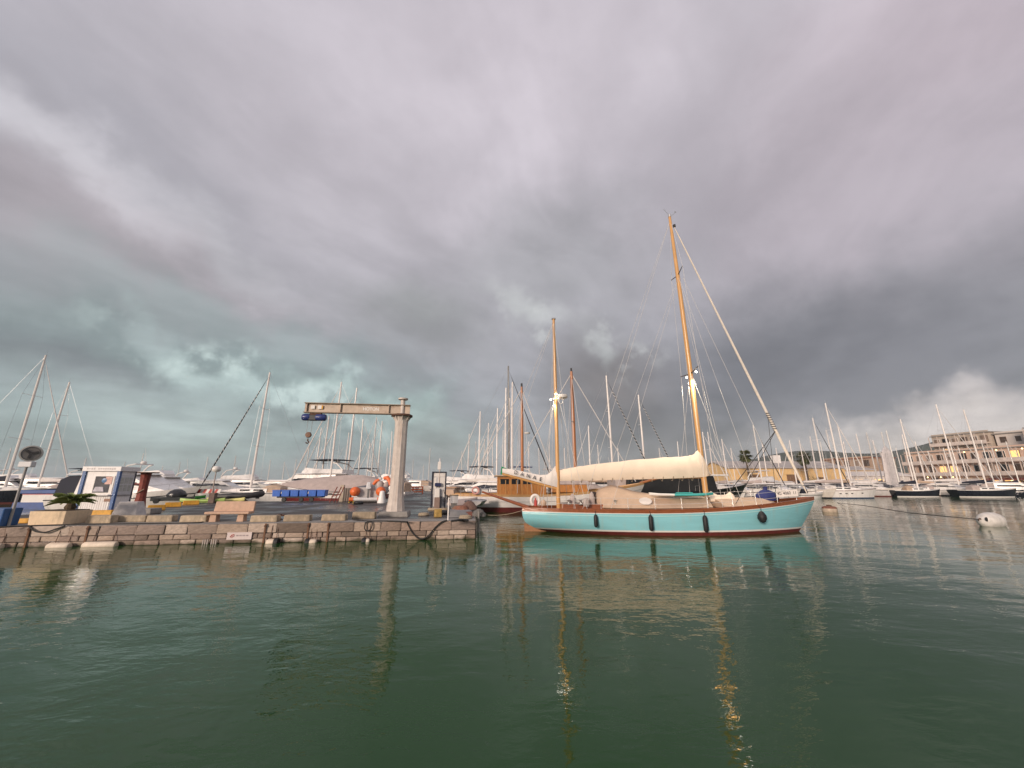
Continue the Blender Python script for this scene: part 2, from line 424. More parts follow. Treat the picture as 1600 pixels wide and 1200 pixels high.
#@@PART2
# ------------------------------------------------------------------ water
def water_mat():
    m = bpy.data.materials.new('harbour_water'); m.use_nodes = True; t = m.node_tree; b = t.nodes['Principled BSDF']
    b.inputs['Base Color'].default_value = (.014, .058, .012, 1); b.inputs['Roughness'].default_value = .035
    b.inputs['IOR'].default_value = 1.33
    g = t.nodes.new('ShaderNodeNewGeometry')
    def nz(scale, detail, rough, sx=1.0, sy=1.0, rz=0.0):
        mp = t.nodes.new('ShaderNodeMapping'); mp.inputs['Scale'].default_value = (sx, sy, 1); mp.inputs['Rotation'].default_value = (0, 0, rz)
        t.links.new(g.outputs['Position'], mp.inputs['Vector'])
        n = t.nodes.new('ShaderNodeTexNoise'); n.inputs['Scale'].default_value = scale; n.inputs['Detail'].default_value = detail
        n.inputs['Roughness'].default_value = rough; n.inputs['Distortion'].default_value = .35; t.links.new(mp.outputs[0], n.inputs['Vector']); return n.outputs['Fac']
    def mth(op, a, b_):
        n = t.nodes.new('ShaderNodeMath'); n.operation = op
        for i, v in enumerate((a, b_)):
            if hasattr(v, 'links'): t.links.new(v, n.inputs[i])
            else: n.inputs[i].default_value = v
        return n.outputs[0]
    big = nz(.35, 2, .5, .6, 1.0, .3)
    mid = nz(1.5, 3, .55, .55, 1.0, .2)
    fine = nz(5.0, 3, .6, .6, 1.0, -.15)
    patch = nz(.09, 3, .55, 1, .6, .4)                     # cat's paws: calmer and rougher patches
    mr = t.nodes.new('ShaderNodeMapRange'); mr.inputs['From Min'].default_value = .38; mr.inputs['From Max'].default_value = .62
    mr.inputs['To Min'].default_value = .35; mr.inputs['To Max'].default_value = 1.25; t.links.new(patch, mr.inputs['Value'])
    h = mth('ADD', mth('MULTIPLY', big, .062), mth('MULTIPLY', mth('ADD', mth('MULTIPLY', mid, .026), mth('MULTIPLY', fine, .0085)), mr.outputs[0]))
    bp = t.nodes.new('ShaderNodeBump'); bp.inputs['Strength'].default_value = 1.0; bp.inputs['Distance'].default_value = 1.0
    t.links.new(h, bp.inputs['Height']); t.links.new(bp.outputs[0], b.inputs['Normal'])
    return m
w = MB(); S = 2500
w.add([(-S, -S, 0), (S, -S, 0), (S, S, 0), (-S, S, 0)], [(0, 1, 2, 3)])
tag(w.build('water', water_mat()), kind='structure')

# ------------------------------------------------------------------ quay
QZ = .8; QA = math.atan2(2.4, 18.3)
QU = Vector((math.cos(QA), math.sin(QA), 0)); QV = Vector((-math.sin(QA), math.cos(QA), 0)); QC = Vector((-1.7, 19.2, 0))
def q(a, b, z=QZ): p = QC + QU * a + QV * b; return Vector((p.x, p.y, z))
quay_poly = [(-48, .02), (-.02, .02), (-.02, 150), (-9.5, 150), (-9.5, 21), (-23.2, 21), (-22.3, 9.5), (-25, 9.5), (-25, 5), (-48, 5)]
qm = MB(); qm.prism([q(a, b).to_2d()[:] for a, b in quay_poly], -1.2, QZ, 'xy')
quay = tag(qm.build('quay', ASPH), kind='structure')
# coping strip of bare concrete along the water's edge
cm = MB(); cm.prism([q(a, b).to_2d()[:] for a, b in ((-48, .03), (-.03, .03), (-.03, 1.25), (-48, 1.25))], QZ - .05, QZ + .008, 'xy')
tag(cm.build('quay_edge', CONC), kind='structure')
# painted asphalt patches
for a, b, wd, dp, rz in ((-6.6, 13, .09, 9, .0), (-12, 6.2, 9, .07, .05)):
    pm = MB(); c = q(a, b, QZ + .004)
    pm.box(c, (wd, dp, .004), QA + rz); tag(pm.build('pavement_line', M('worn_line', (.12, .115, .11), .6, .5, 4)), kind='structure')

# stone facing: each block is a stone of the wall
STONE = stone_mat()
wall = thing('quay_wall', 'weathered pinkish stone block facing of the quay above the green water', 'wall', q(-12, 0, 0), QA)
cb = MB(); cb.box((-18, .2, -.25), (60, .3, 1.9)); cb.box((11.9, 10.2, -.25), (.12, 20, 1.9)); cb.build('mortar_core', M('mortar', (.07, .055, .045), .9, .4, 6), wall)
def stone_mesh(i):
    m = MB(); j = lambda k: rnd.uniform(-k, k)
    m.box((0, 0, 0), (1, 1, 1))
    m.v = [(x + j(.02), y + j(.08), z + j(.04)) for x, y, z in m.v]
    o = m.build('stone', STONE); me = o.data; bpy.data.objects.remove(o)
    import bmesh
    bm = bmesh.new(); bm.from_mesh(me); bmesh.ops.bevel(bm, geom=bm.edges[:], offset=.05, segments=1, affect='EDGES'); bm.to_mesh(me); bm.free()
    return me
SM = [stone_mesh(i) for i in range(7)]
courses = [(.40, .40, .85, 1.6), (.19, .21, .35, .85), (-.01, .20, .4, 1.0), (-.25, .24, .6, 1.2)]
for z0, hh, lo, hi in courses:
    x = -17 + rnd.random() * .5
    while x < 11.85:
        ln = rnd.uniform(lo, hi)
        if x + ln > 11.6: ln = 11.98 - x
        o = bpy.data.objects.new('stone', rnd.choice(SM)); col.objects.link(o); o.parent = wall
        o.location = (x + ln / 2, .10 + rnd.uniform(-.025, .025), z0 + hh / 2); o.scale = (ln - .028, .3, hh - .022); o.rotation_euler = (rnd.uniform(-.03, .03), 0, rnd.uniform(-.012, .012))
        x += ln
    y = .3
    while y < 9:
        ln = rnd.uniform(lo, hi)
        o = bpy.data.objects.new('stone', rnd.choice(SM)); col.objects.link(o); o.parent = wall
        o.location = (11.88 + rnd.uniform(-.02, .02), y + ln / 2, z0 + hh / 2); o.scale = (.3, ln - .018, hh - .016)
        y += ln

# far structures
bw = MB(); n = 60
prof = [(-3, -1), (-1.2, 1.6), (0, 2.3), (1.2, 2.3), (1.4, 3.2), (2.0, 3.2), (2.2, -1)]
rings = []
for i in range(n + 1):
    x = -330 + 460 * i / n; y0 = 205 + 8 * math.sin(i * .3)
    rings.append([(x, y0 + a * 2, b + rnd.uniform(-.25, .25)) for a, b in prof])
bw.loft(rings); tag(bw.build('breakwater', M('breakwater_rock', (.13, .115, .105), .9, .5, .6, .2)), kind='structure')
fq = MB(); fq.prism([(18, 84), (84, 84), (100, 74), (108, 60), (112, 40), (400, 40), (400, 500), (18, 500)], -1.5, 1.0, 'xy')
tag(fq.build('far_quay', CONC), kind='structure')
hm = MB(); rings = []
for i in range(49):
    u = i / 48; x = 80 + 1150 * u; y0 = 830 - 260 * u
    h = 72 * (math.exp(-((u - .62) / .13) ** 2) * 1.05 + .7 * math.exp(-((u - .40) / .10) ** 2) + .4 * math.exp(-((u - .22) / .12) ** 2) + .55 * math.exp(-((u - .9) / .15) ** 2)) + rnd.uniform(-2, 2)
    rings.append([(x, y0 - 140, -1), (x, y0 - 70, h * .55 + rnd.uniform(-3, 3)), (x, y0 - 20, h * .93), (x, y0, h), (x, y0 + 120, -1)])
hm.loft(rings); tag(hm.build('hills', M('hill_forest', (.05, .062, .045), .9, .5, .03), smooth=60), kind='structure')

# ------------------------------------------------------------------ the turquoise yawl
Y0 = 22.0
yt = thing('wooden_yacht', 'large turquoise classic wooden yawl with varnished masts and cream sail cover', 'yacht', (8.6, Y0, 0), 0)
H = Hull(16.1, 3.9, 1.10, 1.06, 1.62, os=1.35, ob=1.15, ws=.42, wws=.05, pw_st=3.2, pw_bow=1.15, full=.93, tmax=.47, D=.6)
hull = H.body(TEAL, yt, 44)
zs = H.zs
H.band('boot_top', REDB, yt, 0.0, .165, .016)
H.band('waterline_stripe', TRIMW, yt, .165, .245, .018)
H.band('sheer_stripe', TRIMW, yt, lambda t: zs(t) - .035, lambda t: zs(t) - .002, .010)
H.band('cove_line', M('pale_turquoise', (.42, .66, .65), .3, .05, 2), yt, lambda t: zs(t) - .15, lambda t: zs(t) - .12, .007)
rail = MB()
for side in (-1, 1):                                            # mahogany bulwark and cap rail
    rr = []
    for i in range(49):
        t = i / 48; p = H.pt(t, 0, side); y = p.y; inn = -side * .05
        if abs(y) < .05: inn = 0
        rr.append([(p.x, y + side * .012, p.z), (p.x, y + side * .02, p.z + .145), (p.x, y + side * .035, p.z + .15), (p.x, y + side * .035, p.z + .185), (p.x, y + inn * 2, p.z + .185), (p.x, y + inn, p.z)])
    rail.loft(rr)
p0 = H.pt(0, 0, 1)
rail.box((p0.x + .03, 0, p0.z + .075), (.06, p0.y * 2, .15))
rail.build('cap_rail', MAHOG, yt, smooth=30)
H.deck(DECKT, yt, .0)
rd = MB(); rd.prism([(-7.95, .42), (-6.7, .03), (-6.55, -.5), (-7.9, -.5)], -.04, .04, 'xz'); rd.build('rudder', M('rudder_wood', (.36, .17, .08), .5, .3, 6), yt)
# bumpkin (two converging spars) over the stern
bk = MB()
for s_ in (-.55, .55): bk.path([(-7.7, s_, 1.23), (-10.25, s_ * .12, 2.05)], [.075, .05], 8)
bk.tube((-9.2, -.22, 1.72), (-9.2, .22, 1.72), .03)
bk.build('bumpkin', MAHOG, yt, smooth=True)
# coamings, cockpit and deckhouse under its covers
co = MB(); co.box((-4.2, 0, 1.27), (3.6, 2.0, .34), top=.97); co.build('cockpit_coaming', MAHOG, yt, bevel=.02)
ck = MB(); ck.box((-4.3, 0, 1.442), (3.0, 1.4, .01)); ck.build('cockpit_sole', M('cockpit_dark', (.08, .035, .02), .6, .3, 5), yt)
def tent(name, mat, stations, parent, wr=0.02, n=9):
    m = MB(); rings = []
    for x, hw, z0, zt, pk in stations:          # pk 0 = flat arch, 1 = ridge
        ring = []
        for k in range(n):
            u = -1 + 2 * k / (n - 1); arch = (1 - abs(u) ** 2.6) * (1 - pk) + (1 - abs(u)) * pk
            z = z0 + (zt - z0) * arch
            ring.append((x + rnd.uniform(-wr, wr) * .5, u * hw + rnd.uniform(-wr, wr) * .3, z + (rnd.uniform(-wr, wr) if 0 < k < n - 1 else 0)))
        rings.append(ring + [(x, hw * .9, z0 - .06), (x, -hw * .9, z0 - .06)])
    m.loft(rings); return m.build(name, mat, parent, smooth=50)
tent('boom_tent', TAN, [(-4.05, .75, 1.28, 1.95, .3), (-3.75, 1.15, 1.28, 2.26, .35), (-3.1, 1.38, 1.27, 2.42, .45), (-2.6, 1.45, 1.27, 2.32, .35), (-1.9, 1.48, 1.27, 2.08, .2), (-1.0, 1.5, 1.27, 1.98, .12), (0, 1.5, 1.28, 1.93, .1), (1.0, 1.46, 1.3, 1.9, .1), (1.75, 1.38, 1.32, 1.86, .1)], yt)
tent('foredeck_cover', TAN, [(2.35, 1.3, 1.34, 1.72, .1), (3.2, 1.2, 1.36, 1.74, .1), (4.2, 1.02, 1.42, 1.74, .1), (5.0, .84, 1.48, 1.78, .1), (5.45, .6, 1.54, 1.66, .1)], yt)
tent('hatch_cover', CANVAS, [(2.15, .4, 1.6, 1.95, .0), (2.4, .45, 1.6, 2.08, .2), (2.7, .45, 1.6, 1.9, .0), (3.2, .45, 1.6, 1.88, .0), (3.45, .45, 1.6, 2.06, .2), (3.6, .3, 1.6, 1.9, 0)], yt)
pn = MB(); pn.lathe([(0.0, 0), (.30, .0), (.30, .01), (0.0, .01)], 20, axis='Y'); o = pn.build('logo_patch', WHITEC, yt); o.scale = (1.1, 1, .62); o.rotation_euler = (R(-22), 0, 0); o.location = (-1.75, -1.47, 1.63)
# masts
MX, ZX = 2.12, -6.05
mm = MB(); mm.path([(MX, 0, 1.2), (MX - .05, 0, 8), (MX - .12, 0, 15), (MX - .2, 0, 19.75)], [.145, .14, .125, .085], 14); mast = mm.build('main_mast', SPAR, yt, smooth=True)
zm = MB(); zm.path([(ZX, 0, 1.1), (ZX + .02, 0, 7), (ZX + .03, 0, 12.35)], [.11, .105, .075], 14); miz = zm.build('mizzen_mast', SPAR, yt, smooth=True)
mt = MB(); mt.tube((MX - .2, 0, 19.7), (MX - .2, 0, 19.86), .1); mt.tube((MX - .2, -.02, 19.8), (MX - .6, -.1, 20.25), .012); mt.tube((MX - .1, 0, 19.8), (MX + .25, .1, 20.1), .012)
mt.box((MX + .22, 0, 20.1), (.12, .02, .08)); mt.build('masthead_fitting', STEEL, mast); mt = MB(); mt.tube((MX + .04, 0, 19.1), (MX + .04, 0, 18.95), .09); mt.build('halyard_block', BLACK, mast)
mc = MB(); mc.box((ZX + .03, 0, 12.38), (.24, .2, .07)); mc.build('masthead_fitting', STEEL, miz)
def spreader(z, half, parent, xx, nm='spreader'):
    m = MB()
    for s_ in (-1, 1): m.path([(xx, s_ * .1, z), (xx - .06, s_ * half, z + .12)], [.035, .022], 6)
    m.build(nm, M('spreader_dark', (.10, .07, .05), .5, .2, 5), parent)
spreader(15.4, .85, mast, MX - .12); spreader(8.85, 1.15, mast, MX - .06)
def lamp(name, loc, parent, en, rr=.05):
    m = MB(); m.lathe([(.0, -rr), (rr * .7, -rr * .7), (rr, 0), (rr * .7, rr * .7), (0, rr)], 12, loc); m.build(name, LAMPW, parent, smooth=True)
    ld = bpy.data.lights.new(name, 'SPOT'); ld.energy = en; ld.color = (1, .87, .66); ld.shadow_soft_size = rr; ld.spot_size = R(130); ld.spot_blend = .6
    lo = bpy.data.objects.new('spreader_light', ld); col.objects.link(lo); lo.location = (loc[0], loc[1], loc[2] - rr - .03); lo.parent = parent
for s_ in (-.62, .62): lamp('spreader_lamp', (MX - .02, s_, 8.78), mast, 260)
rad = MB(); rad.lathe([(0, 0), (.26, .02), (.30, .10), (.28, .2), (0, .24)], 18, (ZX + .42, -.05, 7.33)); rad.build('radar_dome', TRIMW, miz, smooth=True)
rb = MB(); rb.box((ZX + .25, -.03, 7.3), (.6, .12, .05)); rb.tube((ZX, 0, 7.3), (ZX - .35, -.12, 7.25), .03); rb.path([(ZX + .12, -.1, 7.2), (ZX + .25, -.12, 6.98), (ZX + .4, -.1, 7.05), (ZX + .45, -.1, 7.3)], .02); rb.build('radar_bracket', TRIMW, miz)
lamp('deck_lamp', (ZX - .3, -.22, 7.22), miz, 70, .045); lamp('deck_lamp', (ZX + .02, -.2, 7.55), miz, 8, .045)
# main boom and its cover
bo = MB(); bo.path([(MX - .1, 0, 2.86), (ZX + .2, 0, 2.72)], [.09, .08], 10); bo.build('main_boom', SPAR, yt, smooth=True)
prof = [(MX + .42, 2.95, 3.02, .04), (MX + .30, 2.92, 3.2, .12), (MX + .12, 2.88, 3.9, .24), (MX - .02, 2.86, 4.30, .27), (MX - .2, 2.84, 4.32, .28), (MX - .42, 2.82, 4.08, .30), (MX - .9, 2.80, 3.98, .33), (MX - 2, 2.76, 3.93, .34), (MX - 3.5, 2.72, 3.82, .33), (MX - 5, 2.69, 3.66, .3), (MX - 6.4, 2.66, 3.50, .26), (MX - 7.5, 2.64, 3.34, .22), (MX - 8.05, 2.63, 3.22, .14)]
sc_ = MB(); rings = []
for j_ in range(len(prof) - 1):
    for u in ((0, .25, .5, .75) if j_ < len(prof) - 2 else (0, .25, .5, .75, 1)):
        x, z0, z1, hw = [prof[j_][k] * (1 - u) + prof[j_ + 1][k] * u for k in range(4)]
        rings.append([(x, -hw * .55, z0), (x, -hw * (1 + rnd.uniform(-.10, .10)), z0 + (z1 - z0) * .28), (x, -hw * (.84 + rnd.uniform(-.1, .1)), z0 + (z1 - z0) * .6), (x, -hw * .35, z0 + (z1 - z0) * .92), (x, 0, z1 + rnd.uniform(-.02, .02)), (x, hw * .35, z0 + (z1 - z0) * .92), (x, hw * .84, z0 + (z1 - z0) * .6), (x, hw, z0 + (z1 - z0) * .28), (x, hw * .55, z0)])
sc_.loft(rings); cov = sc_.build('sail_cover', CANVAS, yt, smooth=60)
for k in range(13):
    x = MX - .7 - k * .56; z = 2.80 - k * .013
    ft = MB(); ft.path([(x, -.3, z + .1), (x, -.1, z - .14), (x + .03, .05, z - .13), (x, .25, z + .05)], .014, 5); ft.build('cover_tie', ROPE, cov)
# mizzen boom with lettered cover
A_, B_ = Vector((ZX - .05, 0, 2.22)), Vector((-9.15, 0, 3.02))
mb = MB(); mb.path([A_, B_], [.075, .06], 10); mb.build('mizzen_boom', SPAR, yt, smooth=True)
mv = MB(); rings = []
for u, h_, hw in ((-.01, 1.2, .10), (.03, 1.12, .15), (.09, .82, .16), (.17, .56, .16), (.3, .42, .16), (.5, .38, .15), (.7, .35, .14), (.88, .30, .12), (1.0, .22, .08)):
    c = A_.lerp(B_, u) + Vector((0, 0, .07)); j = lambda: rnd.uniform(-.02, .02)
    rings.append([c + Vector((0, -hw * .8, 0)), c + Vector((j(), -hw, h_ * .3)), c + Vector((j(), -hw * .8 + j(), h_ * .65)), c + Vector((0, 0, h_)), c + Vector((0, hw * .8, h_ * .65)), c + Vector((0, hw, h_ * .3)), c + Vector((0, hw * .8, 0))])
mv.loft(rings); mcov = mv.build('mizzen_cover', WHITEC, yt, smooth=50)
sl = math.atan2(B_.z - A_.z, B_.x - A_.x)
for k, ch in enumerate('DANAE'):
    u = .75 - k * .112; c = A_.lerp(B_, u) + Vector((0, 0, .07 + .19))
    text('cover_letter', ch, .29, (c.x, -.225, c.z), (R(86), -sl - math.pi, 0), NAVYC, mcov, .012)
# furled headsail with dark lashings
ga, gb = Vector((7.72, 0, 1.95)), Vector((MX + .0, 0, 19.0))
gm = MB(); gm.path([ga.lerp(gb, u) for u in (0, .03, .1, .2, .4, .7, .95, 1.0)], [.02, .06, .075, .078, .07, .055, .04, .015], 10); gen = gm.build('furled_headsail', M('sail_tan', (.72, .64, .56), .8, .12, 8), yt, smooth=True)
lw = MB(); dirg = (gb - ga).normalized(); sa = dirg.cross(Vector((0, 1, 0))).normalized()
pts = []
for k in range(60):
    u = .205 + .06 * k / 59; c = ga.lerp(gb, u); an = k * .85
    pts.append(c + (sa * math.cos(an) + Vector((0, 1, 0)) * math.sin(an)) * .085)
lw.path(pts, .024, 5); lw.build('lashing', DARKROPE, gen)
# standing rigging
rg = MB()
def wire(a, b, r=.010, m=rg): m.tube(a, b, r, n=4)
top = (MX - .18, 0, 19.5)
for s_ in (-1, 1):
    wire(top, (MX - .16, s_ * .85, 15.5)); wire((MX - .16, s_ * .85, 15.5), (MX - .10, s_ * 1.15, 8.97)); wire((MX - .1, s_ * 1.15, 8.97), (MX - .1, s_ * 1.8, 1.3))
    wire((MX - .12, s_ * .1, 15.3), (MX + .5, s_ * 1.75, 1.35)); wire((MX - .06, s_ * .1, 8.8), (MX + 1.0, s_ * 1.72, 1.38)); wire((MX - .06, s_ * .1, 8.8), (MX - .9, s_ * 1.85, 1.3))
    wire(top, (-5.0, s_ * 1.55, 1.25), .009); wire((MX - .12, s_ * .1, 15.2), (-3.6, s_ * 1.7, 1.25), .008)
    wire((ZX + .03, s_ * .05, 12.2), (ZX - .5, s_ * 1.2, 1.2)); wire((ZX + .03, s_ * .05, 12.2), (ZX + .7, s_ * 1.4, 1.2)); wire((ZX + .02, s_ * .08, 8), (ZX + 1.3, s_ * 1.5, 1.2)); wire((ZX + .02, s_ * .08, 8), (ZX - 1.0, s_ * 1.0, 1.2))
    wire((MX - .12, s_ * .1, 15.2), (MX + 2.1, s_ * 1.5, 1.45), .008)
wire((ZX + .03, 0, 12.2), (-10.2, 0, 2.05)); wire((ZX, 0, 12.1), (-9.1, 0, 3.2), .008)
wire((MX + .2, 0, 15.2), (6.6, 0, 1.8), .010)
rg.build('rigging', WIREL, yt)
dk = MB(); g5 = ga.lerp(gb, .205)
wire(g5, (2.8, -1.6, 1.5), .022, dk); wire(g5, (3.6, 1.0, 1.6), .02, dk); wire((ga.lerp(gb, .26)), (5.3, -1.0, 1.62), .014, dk)
dk.build('headsail_sheet', DARKROPE, yt)
# stanchions, lifelines, winches
for side in (-1, 1):
    tops = []
    for k in range(11):
        t = .08 + k * .083; p = H.pt(t, 0, side); b = Vector((p.x, p.y * .97, p.z + .14)); tp = b + Vector((0, 0, .58)); tops.append(tp)
        s1 = MB(); s1.tube(b, tp, .013, n=6); s1.build('stanchion', STEEL, yt)
    s2 = MB()
    for h_ in (0, .3): s2.path([p - Vector((0, 0, h_)) for p in tops], .007, 4)
    s2.build('lifeline', WIREL, yt)
for x, y in ((-5.0, -1.05), (-5.0, 1.05), (-3.2, -1.1), (-3.2, 1.1), (-5.6, -.9)):
    wn = MB(); wn.lathe([(.10, 0), (.11, .04), (.07, .08), (.065, .18), (.10, .24), (.08, .26), (0, .27)], 14, (x, y, 1.42)); wn.build('winch', STEEL, yt, smooth=True)
for x, y, h_, m_ in ((-5.35, -.55, .62, GREYC), (-4.35, -.75, .72, GREYC), (-4.75, -1.25, .45, GREYC), (-6.9, -.35, .3, TAN)):
    bg = MB(); bg.lathe([(.13, 0), (.16, .1), (.15, h_ * .6), (.1, h_ * .85), (.03, h_)], 12, (x, y, 1.35)); bg.build('canvas_hood', m_, yt, smooth=True)
wh = MB(); wh.lathe([(.34, -.015), (.36, 0), (.34, .015)], 24, (-3.95, -.2, 1.9), 'Y')
wh.v = wh.v; whl = MB()
for k in range(8):
    a = k * math.pi / 4; whl.tube((-3.72, 0, 1.78), (-3.72, .36 * math.cos(a), 1.78 + .36 * math.sin(a)), .014, n=5)
whl.path([(-3.72, .33 * math.cos(2 * math.pi * k / 20), 1.78 + .33 * math.sin(2 * math.pi * k / 20)) for k in range(21)], .02, 6); whl.build('steering_wheel', MAHOG, yt)
bn = MB(); bn.box((-4.15, -.1, 1.75), (.28, .3, .65)); bn.build('binnacle', M('dark_canvas_box', (.045, .03, .03), .7, .2, 4), yt, bevel=.04)
pp = MB()
for side in (-1, 1): pp.path([(6.2, side * .62, 1.75), (6.25, side * .6, 2.3), (7.2, side * .28, 2.38), (7.85, 0, 2.42)], .016, 6)
pp.build('pulpit', STEEL, yt)
# things on and around her
nb = thing('number_board', 'white number board with dark lettering tied to the turquoise bow rail', 'sign', (8.6 + 5.95, Y0 - .92, 2.0), R(-16))
b1 = MB(); b1.box((0, 0, 0), (1.02, .02, .34), ry=R(-4)); b1.build('board', WHITEC, nb)
for k, ch in enumerate('VG 4060 11'):
    if ch != ' ': text('board_letter', ch, .22, (-.40 + k * .09, -.018, (-.40 + k * .09) * .07), (R(90), R(-4), 0), NAVYC, nb, .003, .85)
sb = thing('sail_bag', 'blue sail bag heaped on the turquoise yacht foredeck', 'bag', (8.6 + 5.35, Y0 - .15, 1.6))
s3 = MB(); s3.lathe([(.0, .0), (.45, .0), (.52, .15), (.42, .36), (.2, .52), (.07, .58), (.08, .72), (.0, .74)], 14); s3.v = [(x * 1.25 + rnd.uniform(-.03, .03), y * .8 + rnd.uniform(-.03, .03), z) for x, y, z in s3.v]; s3.build('bag_body', BLUEC, sb, smooth=60)
pb = thing('paddle_board', 'white and turquoise paddle board lying on the tan deck cover', 'paddle board', (8.6 + .35, Y0 - 1.0, 1.86), R(3))
for nm, x0, x1, mt_ in (('white_half', -1.75, -.55, TRIMW), ('turquoise_half', -.55, 1.7, TURQ)):
    rr = []
    for k in range(9):
        x = x0 + (x1 - x0) * k / 8; wd = .40 * max(.12, 1 - abs(x / 1.78) ** 3); z = .05 + .07 * (abs(x) / 1.75) ** 3
        rr.append([(x, -wd, z), (x, -wd * .9, z + .07), (x, wd * .9, z + .07), (x, wd, z), (x, wd * .85, z - .05), (x, -wd * .85, z - .05)])
    bb = MB(); bb.loft(rr); bb.build(nm, mt_, pb, smooth=40)
dg = MB(); dg.box((.15, .0, .16), (.9, .22, .05), rz=.2); dg.build('paddle', TURQ, pb, bevel=.01)
lb = thing('horseshoe_lifebuoy', 'white horseshoe lifebuoy with red float on the turquoise yacht stern', 'lifebuoy', (8.6 - 7.35, Y0 - .35, 1.35))
hb = MB(); hb.path([(.27 * math.cos(R(a)) * .8, 0, .26 + .27 * math.sin(R(a))) for a in range(-60, 241, 20)], .085, 10); hb.build('horseshoe', TRIMW, lb, smooth=True)
rf = MB(); rf.lathe([(.08, 0), (.08, .28), (.04, .32), (.03, .42), (0, .43)], 12, (.02, -.1, -.02)); rf.build('red_float', REDP, lb, smooth=True)
def fender(px, zt, ln, rr, label, ball=False):
    X = (px - 800) / FPX * 19.9; t = (X - 8.6 + 8.05) / 16.1; p = H.pt(t, H.vz(t, zt - ln / 2), -1)
    f = thing('fender', label, 'fender', (X, Y0 + p.y - rr - .01, zt - ln), group='black fenders along the turquoise hull')
    if ball: pr = [(0, 0), (rr * .6, .05), (rr, .22), (rr * .95, .36), (rr * .5, .52), (.05, .56)]
    else: pr = [(0, 0), (rr * .6, .02), (rr, .1), (rr, ln - .12), (rr * .6, ln - .03), (.04, ln)]
    m = MB(); m.lathe(pr, 14); m.build('fender_body', BLACK, f, smooth=True)
    m = MB(); top_ = H.zs(t) + .16 - (zt - ln); m.path([(0, 0, ln - .02), (0, -.0, top_ - .1), (0, rr + .06, top_ + .02)], .012, 5); m.build('fender_rope', DARKROPE, f)
fender(926, 1.0, .62, .10, 'slim black fender hanging nearest the stern of the turquoise hull')
fender(1006, 1.0, .76, .11, 'long black fender hanging at the middle of the turquoise hull')
fender(1087, .98, .80, .115, 'long black fender hanging below the main mast of the turquoise hull')
fender(1178, 1.13, .54, .21, 'round black ball fender hanging near the turquoise bow', True)
ml = MB(); ml.path(catenary((8.6 - 7.6, Y0 - .3, 1.25), q(-.6, 3.0, QZ + .3), .35, 12), .014, 5); tag(ml.build('mooring_line', ROPE), 'thin tan mooring line from the turquoise stern to the quay corner', 'rope')
#@@PART3
# ------------------------------------------------------------------ things on the quay
def qthing(name, label, cat, px, py, rz=None, group=None, z=None):
    p = gp(px, py, QZ if z is None else z); return thing(name, label, cat, p, QA if rz is None else rz, group)
# jib crane
cr = qthing('jib_crane', 'grey jib crane with rust-edged beam and blue hoist on the quay', 'crane', 617, 806)
pd = MB(); pd.box((0, 0, .12), (1.55, 1.4, .26), top=.93); pd.build('pedestal', CONC, cr, bevel=.03)
clm = MB(); rings = []
for z, r_ in ((.25, .50), (.5, .475), (.9, .41), (1.25, .385), (3, .37), (4.8, .355), (5.1, .37), (5.3, .41), (5.42, .45)):
    rings.append([((r_ * (1 - .07 * (k % 2))) * math.cos(2 * math.pi * k / 20), (r_ * (1 - .07 * (k % 2))) * math.sin(2 * math.pi * k / 20), z) for k in range(20)])
clm.loft(rings); clm.build('column', CRANEP, cr, smooth=18)
fl = MB(); fl.lathe([(.0, 5.42), (.6, 5.42), (.6, 5.5), (.56, 5.53), (.0, 5.53)], 20); fl.build('slewing_ring', RUSTB, cr)
for k in range(8):
    a = k * math.pi / 4 + .2; g = MB(); g.prism([(.33, 5.1), (.54, 5.41), (.33, 5.41)], -.02, .02, 'xz'); o = g.build('gusset', CRANEP, cr); o.rotation_euler.z = a
bm_ = MB(); bm_.box((-2.45, 0, 5.82), (5.75, .05, .5)); bm_.build('beam_web', CRANEB, cr)
for z in (5.555, 6.085):
    f_ = MB(); f_.box((-2.45, 0, z), (5.77, .3, .045)); f_.build('beam_flange', M('beam_edge', (.26, .19, .13), .6, .3, 4), cr)
for x in (-5.2, -3.4, -.75):
    f_ = MB(); f_.box((x, 0, 5.82), (.03, .26, .478)); f_.build('web_stiffener', CRANEB, cr)
pv = MB(); pv.lathe([(.13, 5.53), (.13, 6.4), (.28, 6.42), (.28, 6.5), (0, 6.5)], 14); pv.build('pivot_post', CRANEP, cr, smooth=40)
text('beam_lettering', 'HOTON', .25, (-1.75, -.028, 5.82), (R(90), 0, 0), TRIMW, cr, .003, .95, .012)
for x, m_ in ((-4.88, TRIMW), (-4.52, TRIMW), (-4.38, YELL)):
    f_ = MB(); f_.box((x, -.09, 5.85), (.2 if m_ is TRIMW else .07, .02, .2)); f_.build('trolley_plate', m_, cr)
for dx, ln in ((-.42, .5), (.34, .62)):
    h_ = MB(); h_.lathe([(0, -ln / 2), (.15, -ln / 2 + .03), (.19, -ln / 2 + .1), (.19, ln / 2 - .1), (.15, ln / 2 - .03), (0, ln / 2)], 14, (-4.75 + dx, -.02, 5.28), 'X'); h_.build('hoist_motor', DBLUE, cr, smooth=40)
h_ = MB(); h_.box((-4.82, -.02, 5.25), (.4, .3, .3)); h_.build('hoist_drum', M('hoist_black', (.02, .02, .025), .5, .2, 5), cr, bevel=.03)
h_ = MB(); h_.box((-4.7, 0, 5.47), (.6, .2, .13)); h_.build('trolley', RUSTB, cr)
for dx in (-.12, .12):
    h_ = MB(); h_.tube((-4.95 + dx, -.02, 5.1), (-4.95 + dx, -.02, 4.42), .012, n=5); h_.build('hoist_cable', WIRE, cr)
